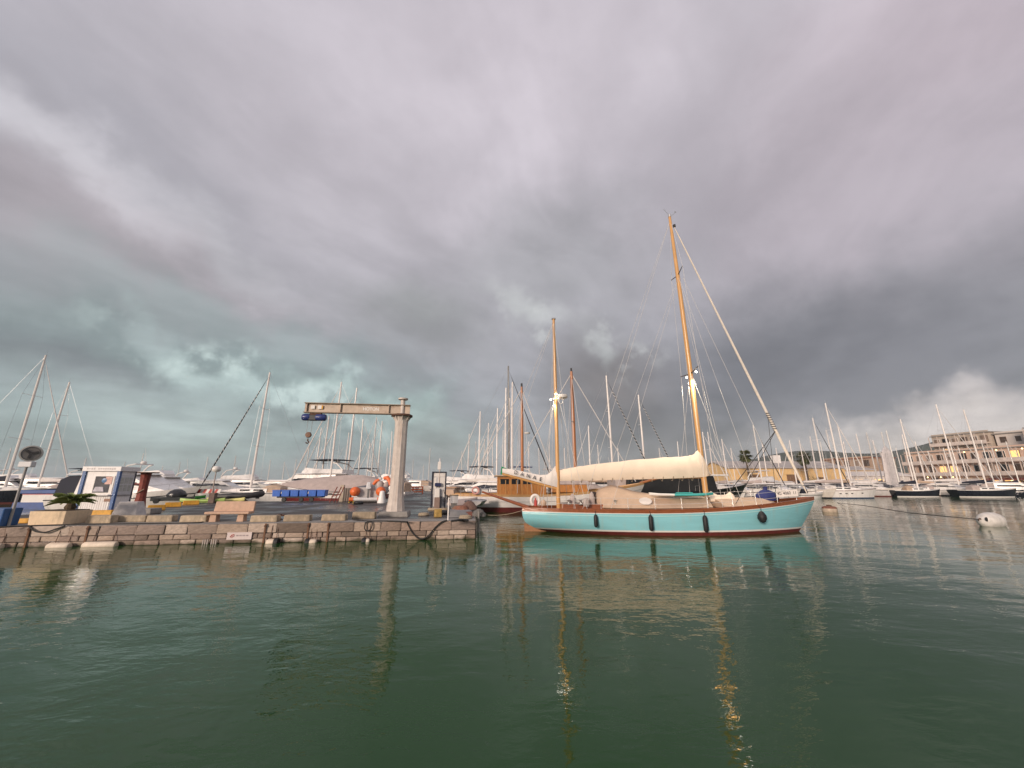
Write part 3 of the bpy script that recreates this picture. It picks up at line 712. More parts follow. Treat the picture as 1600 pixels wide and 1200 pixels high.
h_ = MB(); h_.lathe([(.0, -.1), (.14, -.09), (.165, 0), (.14, .09), (0, .1)], 16, (-4.95, -.02, 4.3), 'Y'); h_.build('hook_block', M('block_rust', (.20, .10, .06), .6, .4, 6), cr, smooth=40)
h_ = MB(); h_.path([(-4.95, -.02, 4.1), (-4.95, -.02, 3.98), (-4.87, -.02, 3.9), (-4.95, -.02, 3.83), (-5.04, -.02, 3.88)], .035, 8); h_.build('hook', RUSTB, cr, smooth=True)

# bench
be = qthing('stone_bench', 'pinkish stone bench with backrest on the quay edge', 'bench', 357, 815)
for x in (-.62, .55):
    m = MB(); m.box((x, .02, .17), (.3, .36, .36), top=.86); m.build('leg', PINKST, be, bevel=.02)
m = MB(); m.box((0, -.02, .395), (1.9, .52, .11)); m.build('seat', PINKST, be, bevel=.03)
m = MB(); m.box((.06, .26, .66), (1.75, .12, .46), rx=R(-10), top=.98); m.build('backrest', PINKST, be, bevel=.025)

# loose parapet blocks along the edge
def block(px0, px1, py, label, mat=None, h=.29, dp=.42, grp='blocks set along the quay edge', name='edge_block', rz=None):
    a = gp(px0, py, QZ); b = gp(px1, py, QZ); c = (a + b) / 2; w_ = (b - a).length
    o = MB().box((0, 0, h / 2), (w_, dp, h), top=.965).build(name, mat or CONCT, None, bevel=.035)
    o.location = c + QV * dp / 2; o.rotation_euler = (0, 0, (QA if rz is None else rz) + rnd.uniform(-.03, .03)); return tag(o, label, 'block', grp)
block(16, 42, 818, 'short yellow-painted block between the blue bin and the planter', YELL, .2)
block(134, 170, 818, 'low weathered block beside the cream planter', None, .34)
block(182, 224, 816, 'tan block in front of the grey tapered concrete stand')
block(229, 266, 816, 'tan edge block just right of the red steel post')
block(281, 320, 816, 'tan edge block just left of the stone bench')
block(391, 431, 816, 'tan edge block just right of the stone bench')
block(443, 482, 815, 'tan edge block midway between bench and crane')
block(502, 539, 814, 'tan edge block second left of the crane')
block(550, 585, 811, 'tan edge block nearest the crane pedestal', None, .33)
def yblock(px, py, ln, rz, label):
    o = MB().box((0, 0, .16), (ln, .34, .32), top=.95, topy=.7).build('yellow_kerb_block', YELL, None, bevel=.03)
    o.location = gp(px, py, QZ); o.rotation_euler = (0, 0, rz); tag(o, label, 'kerb block', 'yellow kerb blocks')
yblock(154, 807, 1.25, QA + .1, 'yellow kerb block at the foot of the white kiosk')
ya = math.atan2(7.6, -3.1)
yblock(244, 797, .9, R(38), 'yellow kerb block nearest the red steel post')
yblock(270, 792, .95, R(40), 'middle yellow kerb block of the three behind the quay edge')
yblock(298, 788.5, 1.05, R(42), 'yellow kerb block nearest the green kayaks')

# kiosk
kc = gp(171, 804, QZ); kw, kd, kh = 1.75, 1.15, 2.32
ki = thing('ticket_kiosk', 'white and blue ticket kiosk with window on the quay', 'kiosk', kc + QV * kd / 2 - QU * kw / 2, QA)
m = MB(); m.box((0, 0, kh / 2 + .06), (kw, kd, kh)); m.build('wall_shell', KWHITE, ki)
m = MB(); m.box((0, 0, kh + .19), (kw + .22, kd + .22, .26)); fs_ = m.build('fascia', KWHITE, ki, bevel=.015)
m = MB(); m.box((0, 0, .03), (kw + .1, kd + .1, .06)); m.build('base', CONC, ki)
for x, y, w_, m_ in ((-kw / 2, -kd / 2, .15, KBLUE), (kw / 2, -kd / 2, .15, KBLUE), (kw / 2, kd / 2, .07, M('post_slate', (.07, .07, .09), .5, .2, 4))):
    m = MB(); m.box((x, y, kh / 2 + .06), (w_, w_, kh + .004)); m.build('corner_post', m_, ki)
m = MB(); m.box((.2, -kd / 2 - .012, 1.62), (1.02, .03, 1.0)); wf = m.build('window_frame', TRIMW, ki)
m = MB(); m.box((.14, -kd / 2 - .03, 1.64), (.8, .012, .9)); m.build('window_pane', M('kiosk_glass', (.10, .10, .11), .08, .5, 2), wf)
m = MB(); m.box((.44, -kd / 2 - .04, 1.86), (.34, .01, .42)); m.build('window_notice', M('notice_pink', (.66, .42, .36), .6, .25, 9), wf)
m = MB(); m.lathe([(0, -.03), (.13, 0), (0, .03)], 16, (.22, -kd / 2 - .05, 1.86), 'Y'); m.build('blue_clock', M('clock_blue', (.12, .24, .42), .4, .2, 5), wf)
m = MB(); m.box((.05, -kd / 2 - .05, 1.38), (.55, .03, .26), top=.7); m.build('papers', M('paper_lilac', (.5, .47, .52), .6, .3, 7), wf)
m = MB(); m.box((.17, -kd / 2 - .12, 1.06), (1.12, .26, .05)); m.build('counter', KWHITE, ki, bevel=.01)
for k in range(9):
    m = MB(); m.box((-.26 + k * .115, -kd / 2 - .012, .55), (.095, .026, .9)); m.build('lower_board', KWHITE, ki)
for k in range(5):
    m = MB(); m.box((-.8 + k * .105, -kd / 2 - .008, .6), (.088, .018, 1.0)); m.build('lower_board', KWHITE, ki)
m = MB(); m.box((.6, -kd / 2 - .03, .78), (.32, .015, .16)); m.build('brown_plate', M('plate_brown', (.26, .13, .08), .5, .2, 5), ki)
m = MB(); m.box((kw / 2 + .012, 0, 1.62), (.024, 1.0, 1.1)); nb_ = m.build('notice_board', KGREY, ki)
for k in range(3):
    for j_ in range(2):
        m = MB(); m.box((kw / 2 + .028, -.3 + k * .3, 1.85 - j_ * .42), (.008, .24, .36)); m.build('notice_sheet', M('sheet_grey', (.50, .50, .46), .7, .3, 12), nb_)
m = MB(); m.box((kw / 2 + .02, 0, 1.02), (.04, kd - .15, .06)); m.build('side_moulding', M('moulding_grey', (.30, .28, .28), .6, .2, 4), ki)
# faint marks on the fascia where the painted name has faded
for k in range(13):
    if k == 4: continue
    m = MB(); hgt = rnd.uniform(.05, .09); m.box((-.72 + k * .115, -kd / 2 - .114, kh + .19), (.075, .006, hgt)); m.build('faded_mark', M('faded_print', (.55, .50, .50), .6, .3, 20), fs_)

# round-headed lamp post
lp = qthing('round_gauge_post', 'grey post carrying a round dial-like head and box at the quay edge', 'post', 13, 822)
m = MB(); m.tube((0, 0, 0), (0, 0, 2.75), .05, .045, 10); m.build('pole', M('galvanised', (.33, .31, .30), .5, .2, 5), lp, smooth=True)
m = MB(); m.box((0, 0, 2.52), (.5, .22, .24)); m.build('control_box', KGREY, lp, bevel=.03)
hd = MB(); hd.lathe([(0, -.14), (.30, -.12), (.345, .0), (.345, .05), (.29, .06), (.28, .0), (0, -.02)], 26, (0, 0, 0), 'Y')
ho = hd.build('round_head', M('head_grey', (.42, .40, .38), .5, .2, 5), lp, smooth=35); ho.location = (.08, -.05, 2.98); ho.rotation_euler = (0, 0, R(38))
m = MB(); m.lathe([(0, .0), (.265, .0), (.265, .012), (0, .012)], 24, (0, -.03, 0), 'Y'); m.build('dial_face', M('dial', (.20, .18, .17), .4, .2, 5), ho)
for a in (20, 140, 260):
    m = MB(); m.box((.12 * math.cos(R(a)), -.06, .12 * math.sin(R(a))), (.2, .012, .09), ry=-R(a)); m.build('dial_blade', M('blade_dark', (.05, .045, .045), .5, .2, 5), ho)
bb = MB(); bb.box((0, 0, .36), (.9, .7, .72), top=1.06); o = bb.build('blue_bin', M('bin_blue', (.02, .09, .26), .5, .25, 4), None, bevel=.04); o.location = gp(-6, 822, QZ); o.rotation_euler = (0, 0, QA); tag(o, 'blue plastic bin cut by the left edge of the picture', 'bin')

# planter with cycad
pl = qthing('concrete_planter', 'cream concrete planter box at the quay edge holding a cycad', 'planter', 70, 821, R(3))
m = MB(); m.box((0, .55, .29), (1.4, 1.1, .56), top=1.05); m.build('box', CREAM, pl, bevel=.02)
m = MB(); m.box((0, .55, .565), (1.3, 1.0, .06)); m.build('soil', M('soil', (.10, .07, .045), .9, .4, 8), pl)
cy = thing('cycad_plant', 'dark green spiky cycad growing in the cream planter', 'plant', pl.location + QV * .55 + QU * .3 + Vector((0, 0, .58)))
m = MB(); m.lathe([(.16, 0), (.2, .12), (.13, .28), (0, .3)], 10); m.build('stem', M('cycad_stem', (.10, .07, .04), .9, .4, 8), cy)
LEAF = M('cycad_leaf', (.24, .29, .08), .45, .35, 5, objvar=.25)
for k in range(44):
    a = k * 2.4 + rnd.uniform(-.2, .2); ln = rnd.uniform(.62, .88); el = rnd.uniform(.35, 1.3); m = MB(); pts = []
    for j_ in range(7):
        u = j_ / 6; r_ = ln * u * math.cos(el * (1 - .45 * u)); z = .25 + ln * u * math.sin(el) - .42 * ln * u * u
        pts.append(Vector((r_ * math.cos(a), r_ * math.sin(a), z)))
    m.path(pts, .008, 4)
    for j_ in range(1, 22):
        u = j_ / 22; i0 = min(int(u * 6), 5); p = pts[i0].lerp(pts[i0 + 1], u * 6 - i0); sd_ = Vector((-math.sin(a), math.cos(a), 0)); fw = (pts[i0 + 1] - pts[i0]).normalized(); lw_ = .16 * math.sin(math.pi * min(1, u * .85 + .12))
        for s_ in (-1, 1):
            tip = p + sd_ * s_ * lw_ * .8 + fw * .08 + Vector((0, 0, lw_ * .75)); m.add([p, p + fw * .10, tip], [(0, 1, 2)])
    m.build('frond', LEAF, cy)

# tapered grey concrete stand, red column
m = MB(); m.box((0, 0, .42), (1.25, .7, .84), top=.68, topy=.55); o = m.build('concrete_stand', M('pale_concrete', (.58, .54, .52), .7, .2, 4, .006), None, bevel=.02); o.location = gp(190, 813, QZ) + QV * .35; o.rotation_euler = (0, 0, QA - .05); tag(o, 'pale grey tapered concrete stand beside the kiosk', 'concrete block')
rc = qthing('steel_column', 'rust-red steel column with flat dark top behind the quay edge', 'column', 216, 796)
m = MB(); m.lathe([(.42, 0), (.42, .06), (.34, .12), (.26, .8), (.24, 1.5), (.27, 2.25), (.3, 2.35), (0, 2.35)], 10); m.build('shaft', RUST, rc, smooth=25)
m = MB(); m.lathe([(0, 2.35), (.66, 2.35), (.68, 2.385), (.66, 2.42), (0, 2.425)], 20); m.build('cap_plate', RUSTB, rc)
m = MB(); m.path([(-.24, -.2, 1.0), (0, -.3, 1.12), (.22, -.22, 1.3)], .03, 6); m.build('rope_tie', ROPE, rc)
m = MB(); m.box((-.72, 0, 1.65), (1.1, .05, .08)); m.build('arm', RUST, rc)
m = MB(); m.box((0, 0, .15), (1.5, .9, .3), top=.97); o = m.build('column_footing', CONC, None, bevel=.03); o.location = gp(217, 803, QZ) + QV * .2; o.rotation_euler = (0, 0, QA); tag(o, 'low grey concrete footing in front of the red column', 'concrete block')

# fenders, ropes, chains on the wall
def wallpt(px, py):
    d = ray(px, py); nrm = QV; t = (QC - Vector((0, 0, CAMH))).dot(nrm) / d.dot(nrm); return Vector((0, 0, CAMH)) + d * t
def wfender(px0, px1, py, label, cap=None):
    a = wallpt(px0, py); b = wallpt(px1, py); ln = (b - a).length; r_ = .15
    f = thing('wall_fender', label, 'fender', (a + b) / 2 - QV * (r_ + .06) - Vector((0, 0, .02)), QA, 'white fenders lying along the stone quay wall')
    m = MB(); m.lathe([(0, -ln / 2), (r_ * .8, -ln / 2 + .01), (r_, -ln / 2 + .06), (r_, ln / 2 - .06), (r_ * .8, ln / 2 - .01), (0, ln / 2)], 14, axis='X'); m.build('roll', M('fender_white', (.72, .60, .48), .55, .2, 5), f, smooth=40)
    if cap:
        m = MB(); s_ = 1 if cap == 'r' else -1; m.lathe([(0, -.09), (r_ + .03, -.08), (r_ + .04, 0), (r_ + .03, .08), (0, .09)], 14, (s_ * (ln / 2 - .02), 0, 0), 'X'); m.build('end_cap', BLACK, f, smooth=40)
    for x in (-ln * .3, ln * .3):
        m = MB(); m.tube((x, r_ * .5, .1), (x, r_ + .04, .72 - f.location.z + .0), .012, n=5); m.build('hanging_chain', RUSTB, f)
wfender(-12, 12, 853, 'white wall fender cut by the left edge of the picture')
wfender(83, 117, 852, 'white wall fender below the cream planter')
wfender(138, 189, 850, 'long pale timber fender on the wall below the kiosk')
wfender(420, 436, 846, 'white wall fender with black right end, below the middle edge blocks', 'r')
wfender(483, 497, 846, 'white wall fender with black left end, left of the crane', 'l')
wfender(570, 579, 845, 'small white wall fender with black left end, hanging below the looped hose', 'l')
def ladder(px, label):
    p = wallpt(px, 830); f = thing('iron_strap', label, 'iron strap', Vector((p.x, p.y, -.3)) - QV * .075, QA, 'rusty iron straps on the quay wall')
    m = MB(); m.box((0, 0, .55), (.07, .03, 1.1)); m.build('strap', M('rust_strap', (.18, .09, .05), .85, .4, 8), f)
    m = MB(); m.lathe([(0, -.02), (.05, -.02), (.05, .02), (0, .02)], 8, (0, -.02, 1.0), 'Y'); m.build('bolt', RUSTB, f)
for px, lb_ in ((48, 'rusty iron strap on the wall under the left half of the planter'), (139, 'rusty iron strap on the wall under the planter right end'), (415, 'rusty iron strap on the wall right of the small wall sign'), (482, 'rusty iron strap on the wall just left of the second black-capped fender'), (513, 'rusty iron strap on the wall midway between bench and crane')): ladder(px, lb_)
for k in range(6):
    p = wallpt(320 + k * 3.4 + (k // 3) * 3, 843); m = MB(); m.box((0, 0, 0), (.05, .04, .34)); o = m.build('rubber_strip', M('pale_strip', (.42, .36, .33), .7, .2, 4), None, bevel=.01); o.location = Vector((p.x, p.y, .02)) - QV * .09; o.rotation_euler = (0, 0, QA)
    tag(o, 'short pale strip low on the wall by the sign, %s' % ['leftmost', 'second from left', 'third from left', 'fourth from left', 'fifth from left', 'rightmost'][k], 'wall strip', 'six pale strips on the wall')
p = wallpt(376, 837); ws_ = thing('wall_sign', 'small pale rectangular sign fixed on the stone quay wall', 'sign', p - QV * .1, QA)
m = MB(); m.box((0, 0, 0), (1.0, .02, .3)); m.build('plate', M('sign_pink', (.62, .52, .50), .5, .12, 3), ws_, bevel=.006)
m = MB(); m.path([(-.36, -.014, -.04), (-.3, -.014, .04), (-.22, -.014, .07), (-.2, -.014, .02), (-.3, -.014, -.05)], .018, 5); m.build('emblem', REDP, ws_)
for k in range(4):
    m = MB(); m.box((-.08 + k * .13, -.013, .02), (.1, .004, .05)); m.build('print_mark', M('sign_print', (.34, .27, .27), .6, .3, 20), ws_)
def hose(pts, r, mat, name, label, cat='hose'):
    m = MB(); P = [Vector(p) for p in pts]; fine = []
    for i in range(len(P) - 1):
        a = P[max(i - 1, 0)]; b = P[i]; c = P[i + 1]; d = P[min(i + 2, len(P) - 1)]
        for u in (0, .25, .5, .75):
            fine.append(.5 * ((2 * b) + (c - a) * u + (2 * a - 5 * b + 4 * c - d) * u * u + (3 * b - a - 3 * c + d) * u ** 3))
    fine.append(P[-1]); m.path(fine, r, 6); return tag(m.build(name, mat, None, smooth=True), label, cat)
def wp(px, py, off=.1): return wallpt(px, py) - QV * off
hose([gp(-20, 825, QZ + .03) , gp(60, 821, QZ + .03), gp(150, 819, QZ + .03), gp(230, 818, QZ + .03), gp(300, 817, QZ + .03), gp(318, 815.5, QZ + .05)], .028, DARKROPE, 'quay_hose', 'thin dark hose lying along the quay edge left of the bench')
hose([wp(50, 822), wp(60, 829, .14), wp(76, 831, .15), wp(92, 826, .12), wp(105, 821.5)], .03, DARKROPE, 'looped_hose', 'dark hose sagging in a loop below the cream planter')
hose([gp(552, 812, QZ + .03), gp(575, 814, QZ + .03), gp(600, 814, QZ + .03), gp(634, 815, QZ + .03), wp(637, 817), wp(645, 832), wp(656, 841, .14), wp(668, 838, .14), wp(680, 824), wp(690, 815.5), gp(699, 813, QZ + .04)], .032, DARKROPE, 'looped_hose', 'dark hose looping down the wall right of the crane')
hose([wp(572, 816), wp(571, 825, .15), wp(575, 829, .16), wp(581, 825, .15), wp(582, 816), wp(577, 815), wp(572, 816.5)], .026, DARKROPE, 'hanging_hose_coil', 'small coil of dark hose hanging on the wall left of the crane')

# fuel pump island
fp = qthing('fuel_pump', 'navy-framed fuel pump with white panels and mast light on its island', 'fuel pump', 684, 797)
m = MB(); m.box((0, .2, .07), (1.25, 1.0, .14)); m.build('island', CONCT, fp, bevel=.03)
FN = M('frame_navy', (.012, .014, .03), .4, .2, 5)
for x in (-.44, .44):
    m = MB(); m.box((x, 0, 1.29), (.085, .09, 2.3)); m.build('frame_post', FN, fp)
m = MB(); m.box((0, 0, 2.41), (.82, .078, .06)); m.build('frame_top', FN, fp)
for x, z, w_, h_, m_ in ((0.02, 2.22, .78, .2, TRIMW), (.24, 1.72, .32, .7, TRIMW), (-.28, 1.7, .24, .7, TRIMW), (.28, 1.0, .26, .62, TRIMW), (-.36, 1.15, .1, .3, TRIMW)):
    m = MB(); m.box((x, .03, z), (w_, .03, h_)); m.build('panel', m_, fp)
m = MB(); m.box((0, .055, 1.3), (.80, .02, 2.16)); m.build('back_panel', KGREY, fp)
m = MB(); m.box((-.06, -.14, .47), (.36, .3, .66)); m.build('cabinet', M('cabinet_brown', (.25, .17, .14), .5, .2, 5), fp, bevel=.02)
m = MB(); m.box((.17, -.12, .5), (.1, .28, .72)); m.build('cabinet_side', M('cabinet_dark', (.02, .02, .03), .4, .2, 5), fp)
m = MB(); m.box((-.06, -.12, 1.08), (.3, .24, .56), top=.9); m.build('pump_head', TRIMW, fp, bevel=.02)
m = MB(); m.box((-.06, -.1, 1.6), (.4, .2, .22)); m.build('display', M('display_navy', (.02, .025, .08), .3, .2, 5), fp, bevel=.02)
m = MB(); m.tube((0, .05, 1.4), (0, .05, 2.55), .05, n=8); m.build('riser', CRANEP, fp)
m = MB(); m.box((-.02, .05, 2.83), (.22, .2, .52), top=.9); m.build('light_box', TRIMW, fp, bevel=.02)
m = MB(); m.tube((0, .05, 3.08), (0, .05, 3.32), .05, .04, 8); m.build('beacon', KGREY, fp)
m = MB(); m.path([(.3, -.1, 1.3), (.45, -.18, .9), (.42, -.2, .5), (.3, -.15, .6)], .025, 6); m.build('fuel_hose', BLACK, fp, smooth=True)
m = MB(); m.box((0, 0, .2), (.36, .36, .4), top=.9); o = m.build('yellow_bollard_block', M('yellow_worn', (.42, .27, .08), .7, .4, 6), None, bevel=.03); o.location = gp(684, 808, QZ); o.rotation_euler = (0, 0, QA + .3); tag(o, 'worn yellow block in front of the fuel pump', 'block')
wb = qthing('meter_box', 'white meter box on a short stand right of the fuel pump', 'box', 709, 796)
m = MB(); m.box((0, 0, .2), (.4, .3, .4)); m.build('stand', CONC, wb)
m = MB(); m.box((0, 0, .64), (.52, .34, .48)); m.build('cabinet', KWHITE, wb, bevel=.02)
m = MB(); m.box((0, 0, .91), (.6, .42, .06)); m.build('lid', CONCT, wb, bevel=.01)
o = MB().tube((0, 0, 0), (0, 0, 1.05), .035, n=10).build('white_post', WMAST, None, smooth=True); o.location = gp(700, 813, QZ); tag(o, 'short white post at the quay edge right of the crane', 'post')
# upturned dinghies and gear on the quay corner
def dinghy(loc, rz, ln, wd, ht, mat, name, label, keelm=None, up=False):
    d_ = thing(name, label, 'dinghy', loc, rz); m = MB(); rings = []
    for k in range(9):
        u = k / 8; x = -ln / 2 + ln * u; wv = wd / 2 * (max(.0, 1 - u ** 3.2)) ** .7 * (.86 + .14 * min(1, u * 3)); hv = ht * (.8 + .35 * u * u)
        s_ = -1 if up else 1; base = ht * 1.2 if up else 0
        rings.append([(x, -wv, base), (x, -wv * .9, base + s_ * hv * .38), (x, -wv * .5, base + s_ * hv * .82), (x, 0, base + s_ * hv), (x, wv * .5, base + s_ * hv * .82), (x, wv * .9, base + s_ * hv * .38), (x, wv, base)])
    m.loft(rings); m.build('hull', mat, d_, smooth=45)
    m = MB()
    for s2 in (-1, 1): m.path([(r_[0 if s2 < 0 else 6][0], r_[0 if s2 < 0 else 6][1], r_[0][2]) for r_ in rings], .05, 6)
    m.build('gunwale', keelm or GREYR, d_, smooth=True); return d_
dinghy(gp(718, 807, QZ) + QV * .2, QA + .9 + math.pi, 1.6, .85, .36, GREYR, 'upturned_dinghy', 'small grey upturned dinghy at the quay corner')
dinghy(gp(746, 793, QZ), QA + 1.3, 2.6, 1.35, .4, GREYW, 'grey_dinghy', 'pale grey inflatable dinghy propped on the quay corner', None, True)
dinghy(gp(722, 790, QZ) + Vector((0, 1.2, 0)), QA + .5, 2.5, 1.3, .5, GREYC, 'covered_dinghy', 'covered dinghy behind the white meter box')
dinghy(gp(738, 787, QZ), QA - .2, 2.8, 1.3, .5, WHITEC, 'white_dinghy', 'white upturned dinghy behind the pale grey inflatable')
m = MB(); m.lathe([(0, 0), (.36, 0), (.42, .12), (.4, .3), (.3, .46), (.0, .5)], 14); o = m.build('mooring_buoy_ashore', M('buoy_brown', (.22, .09, .055), .7, .35, 6), None, smooth=40); o.location = gp(722, 803, QZ); tag(o, 'rusty brown mooring buoy lying on the quay corner', 'buoy')
m = MB(); m.box((0, 0, .11), (.62, .34, .22), top=.9); o = m.build('red_crate', M('crate_red', (.15, .05, .035), .6, .3, 5), None, bevel=.03); o.location = gp(730, 806, QZ); o.rotation_euler = (0, 0, QA); tag(o, 'dark red crate on the quay corner beside the brown buoy', 'crate')
hose([gp(706, 814, QZ + .05), gp(716, 813, QZ + .12), gp(726, 814, QZ + .05), gp(731, 813, QZ + .14), gp(721, 812, QZ + .1), gp(712, 813.5, QZ + .06)], .05, BLACK, 'rope_heap', 'heap of dark rope at the quay corner edge', 'rope')
# coils, tyres and net heaps that fill the quay corner
def coil(px, py, r_, n, mat, label, name='rope_coil'):
    pts = [((r_ - .012 * (k // 16)) * math.cos(k * math.pi / 8), (r_ - .012 * (k // 16)) * math.sin(k * math.pi / 8), .04 + .05 * (k / 16) * .5) for k in range(16 * n)]
    o = MB().path(pts, .035, 5).build(name, mat, None, smooth=True); o.location = gp(px, py, QZ); tag(o, label, 'rope')
coil(727, 811, .3, 5, ROPE, 'coil of tan rope at the quay corner edge'); coil(742, 803, .34, 6, DARKROPE, 'coil of dark rope at the right end of the quay'); coil(662, 806, .28, 4, ROPE, 'coil of tan rope left of the yellow block')
def heap(px, py, r_, h_, mat, label, name='net_heap', cat='net'):
    m = MB(); rings = []
    for k in range(7):
        u = k / 6; rr = r_ * math.cos(u * 1.45) ** .7
        rings.append([(rr * (1 + rnd.uniform(-.18, .18)) * math.cos(2 * math.pi * j_ / 14), rr * .8 * (1 + rnd.uniform(-.18, .18)) * math.sin(2 * math.pi * j_ / 14), h_ * u + rnd.uniform(-.03, .03)) for j_ in range(14)])
    o = m.loft(rings).build(name, mat, None, smooth=60); o.location = gp(px, py, QZ); tag(o, label, cat)
heap(733, 798, .55, .6, M('net_brown', (.17, .10, .08), .9, .5, 18, .05), 'brown heap of nets behind the quay corner coils'); heap(748, 806, .4, .35, M('net_grey', (.16, .15, .14), .9, .5, 18, .05), 'grey heap of tarpaulin at the very end of the quay', 'tarpaulin_heap', 'tarpaulin'); heap(712, 802, .34, .4, M('net_rust', (.24, .13, .09), .9, .5, 18, .05), 'reddish heap of nets below the white meter box')
def tyre(px, py, label):
    o = MB().path([(.3 * math.cos(2 * math.pi * k / 18), .3 * math.sin(2 * math.pi * k / 18), .12) for k in range(19)], .11, 8).build('old_tyre', BLACK, None, smooth=True); o.location = gp(px, py, QZ); tag(o, label, 'tyre')
tyre(690, 804, 'old black tyre lying right of the yellow block'); tyre(560, 788, 'old black tyre lying in front of the rescue boat')
cl_ = qthing('mooring_cleat', 'iron mooring cleat on the quay edge right of the bench', 'cleat', 436, 812)
m = MB(); m.lathe([(.16, 0), (.16, .03), (.07, .06), (.06, .2), (.1, .26), (0, .27)], 12); m.build('post', RUSTB, cl_, smooth=40)
m = MB(); m.tube((-.22, 0, .2), (.22, 0, .2), .04, n=8); m.build('horn', RUSTB, cl_)
o = MB().tube((0, 0, -.8), (0, 0, .9), .05, n=10).build('mooring_pile', CONC, None, smooth=True); o.location = q(.22, 2.2, .2); tag(o, 'grey upright pile against the quay corner', 'pile')

# clutter at the platform's left and back edge
sk = qthing('black_skid', 'dark low trailer with a black covered engine on it by the white motor yacht', 'trailer', 268, 786, R(25))
m = MB(); m.box((0, 0, .35), (2.7, 1.0, .3)); m.build('bed', M('skid_dark', (.035, .04, .04), .6, .3, 5), sk, bevel=.03)
m = MB(); m.lathe([(.55, .5), (.6, .7), (.42, 1.0), (.2, 1.15), (0, 1.17)], 12, (.2, 0, 0)); m.v = [(x * 1.25, y, z) for x, y, z in m.v]; m.build('covered_engine', M('bin_bag', (.03, .03, .033), .25, .4, 5, .03), sk, smooth=45)
for x in (-.9, .9):
    m = MB(); m.lathe([(0, -.1), (.2, -.1), (.2, .1), (0, .1)], 14, (x, -.55, .2), 'Y'); m.build('wheel', BLACK, sk)
def kayak(px, py, ln, rz, mat, label, z=.15, tilt=0):
    k_ = MB(); rings = []
    for k in range(13):
        u = k / 12; w_ = .34 * math.sin(math.pi * min(max(u, .03), .97)) ** .6; x = -ln / 2 + ln * u; zz_ = .12 * (2 * u - 1) ** 2
        rings.append([(x, -w_, zz_ + .12), (x, -w_ * .6, zz_ + .26), (x, w_ * .6, zz_ + .26), (x, w_, zz_ + .12), (x, w_ * .6, zz_ - .02), (x, -w_ * .6, zz_ - .02)])
    k_.loft(rings); r_ = thing('kayak', label, 'kayak', gp(px, py, QZ) + Vector((0, 0, z)), rz); r_.rotation_euler.x = tilt
    k_.build('shell', mat, r_, smooth=45); c_ = MB(); c_.lathe([(0, .255), (.26, .255), (.28, .29), (.24, .275), (0, .262)], 14); c_.v = [(x * 1.7, y * .8, z2) for x, y, z2 in c_.v]; c_.build('cockpit_rim', BLACK, r_)
kayak(288, 784, 3.0, R(30), GREENP, 'bright green kayak beside the dark trailer', .2)
kayak(316, 786, 3.4, R(12), LIMEP, 'pale lime kayak in front of the striped barrier', .05)
kayak(352, 785, 3.2, R(5), M('yellow_white', (.66, .60, .22), .5, .3, 1.2), 'yellow and white kayak beside the dark inflatable', .05)
sr = qthing('striped_barrier', 'red and white striped barrier board among the kayaks', 'barrier', 318, 784, R(8))
for k in range(10):
    m = MB(); m.prism([(-1.2 + k * .24, .75), (-.96 + k * .24, .75), (-.82 + k * .24, 1.12), (-1.06 + k * .24, 1.12)], -.02, .02, 'xz'); m.build('stripe', REDP if k % 2 == 0 else TRIMW, sr)
for x in (-.9, 1.0):
    m = MB(); m.box((x, .05, .45), (.08, .08, .9)); m.build('leg', CONC, sr)
wd_ = qthing('timber_cabinet', 'brown timber cabinet standing by the striped barrier', 'cabinet', 331, 786, QA)
m = MB(); m.box((0, 0, .4), (.45, .45, .8)); m.build('body', M('brown_timber', (.16, .11, .09), .8, .3, 6), wd_, bevel=.02)
m = MB(); m.box((0, 0, .82), (.55, .5, .05)); m.build('top', M('brown_timber2', (.22, .15, .11), .8, .3, 6), wd_)
inf = thing('dark_inflatable', 'black inflatable boat lying on the back quay edge', 'inflatable', gp(372, 784, QZ), R(6))
m = MB(); m.path([(-1.9, -.6, .5), (0, -.7, .5), (1.4, -.55, .6), (1.95, 0, .72), (1.4, .55, .6), (0, .7, .5), (-1.9, .6, .5)], [.2, .26, .27, .28, .27, .26, .2], 10); m.build('tube', M('hypalon_black', (.035, .032, .033), .5, .3, 4), inf, smooth=True)
m = MB(); m.box((-.1, 0, .42), (3.2, 1.0, .1)); m.build('floor', GREYR, inf)
m = MB(); m.box((-.3, 0, .2), (2.0, .8, .36), top=.6); m.build('chock', CONC, inf)
gl = qthing('globe_lamp', 'slim pole with a white globe head at the back quay edge', 'lamp', 331, 787, QA)
gl.location = gp(329, 784, QZ)
hgl = at(336, 733, gl.location.y).z - QZ
m = MB(); m.tube((0, 0, 0), (0, 0, hgl - .25), .06, .045, 8); m.build('pole', M('pole_tan', (.42, .34, .3), .5, .2, 5), gl, smooth=True)
m = MB(); m.lathe([(0, -.26), (.25, -.24), (.36, -.1), (.37, .08), (.25, .24), (0, .28)], 18, (0, 0, hgl)); m.build('globe', TRIMW, gl, smooth=True)
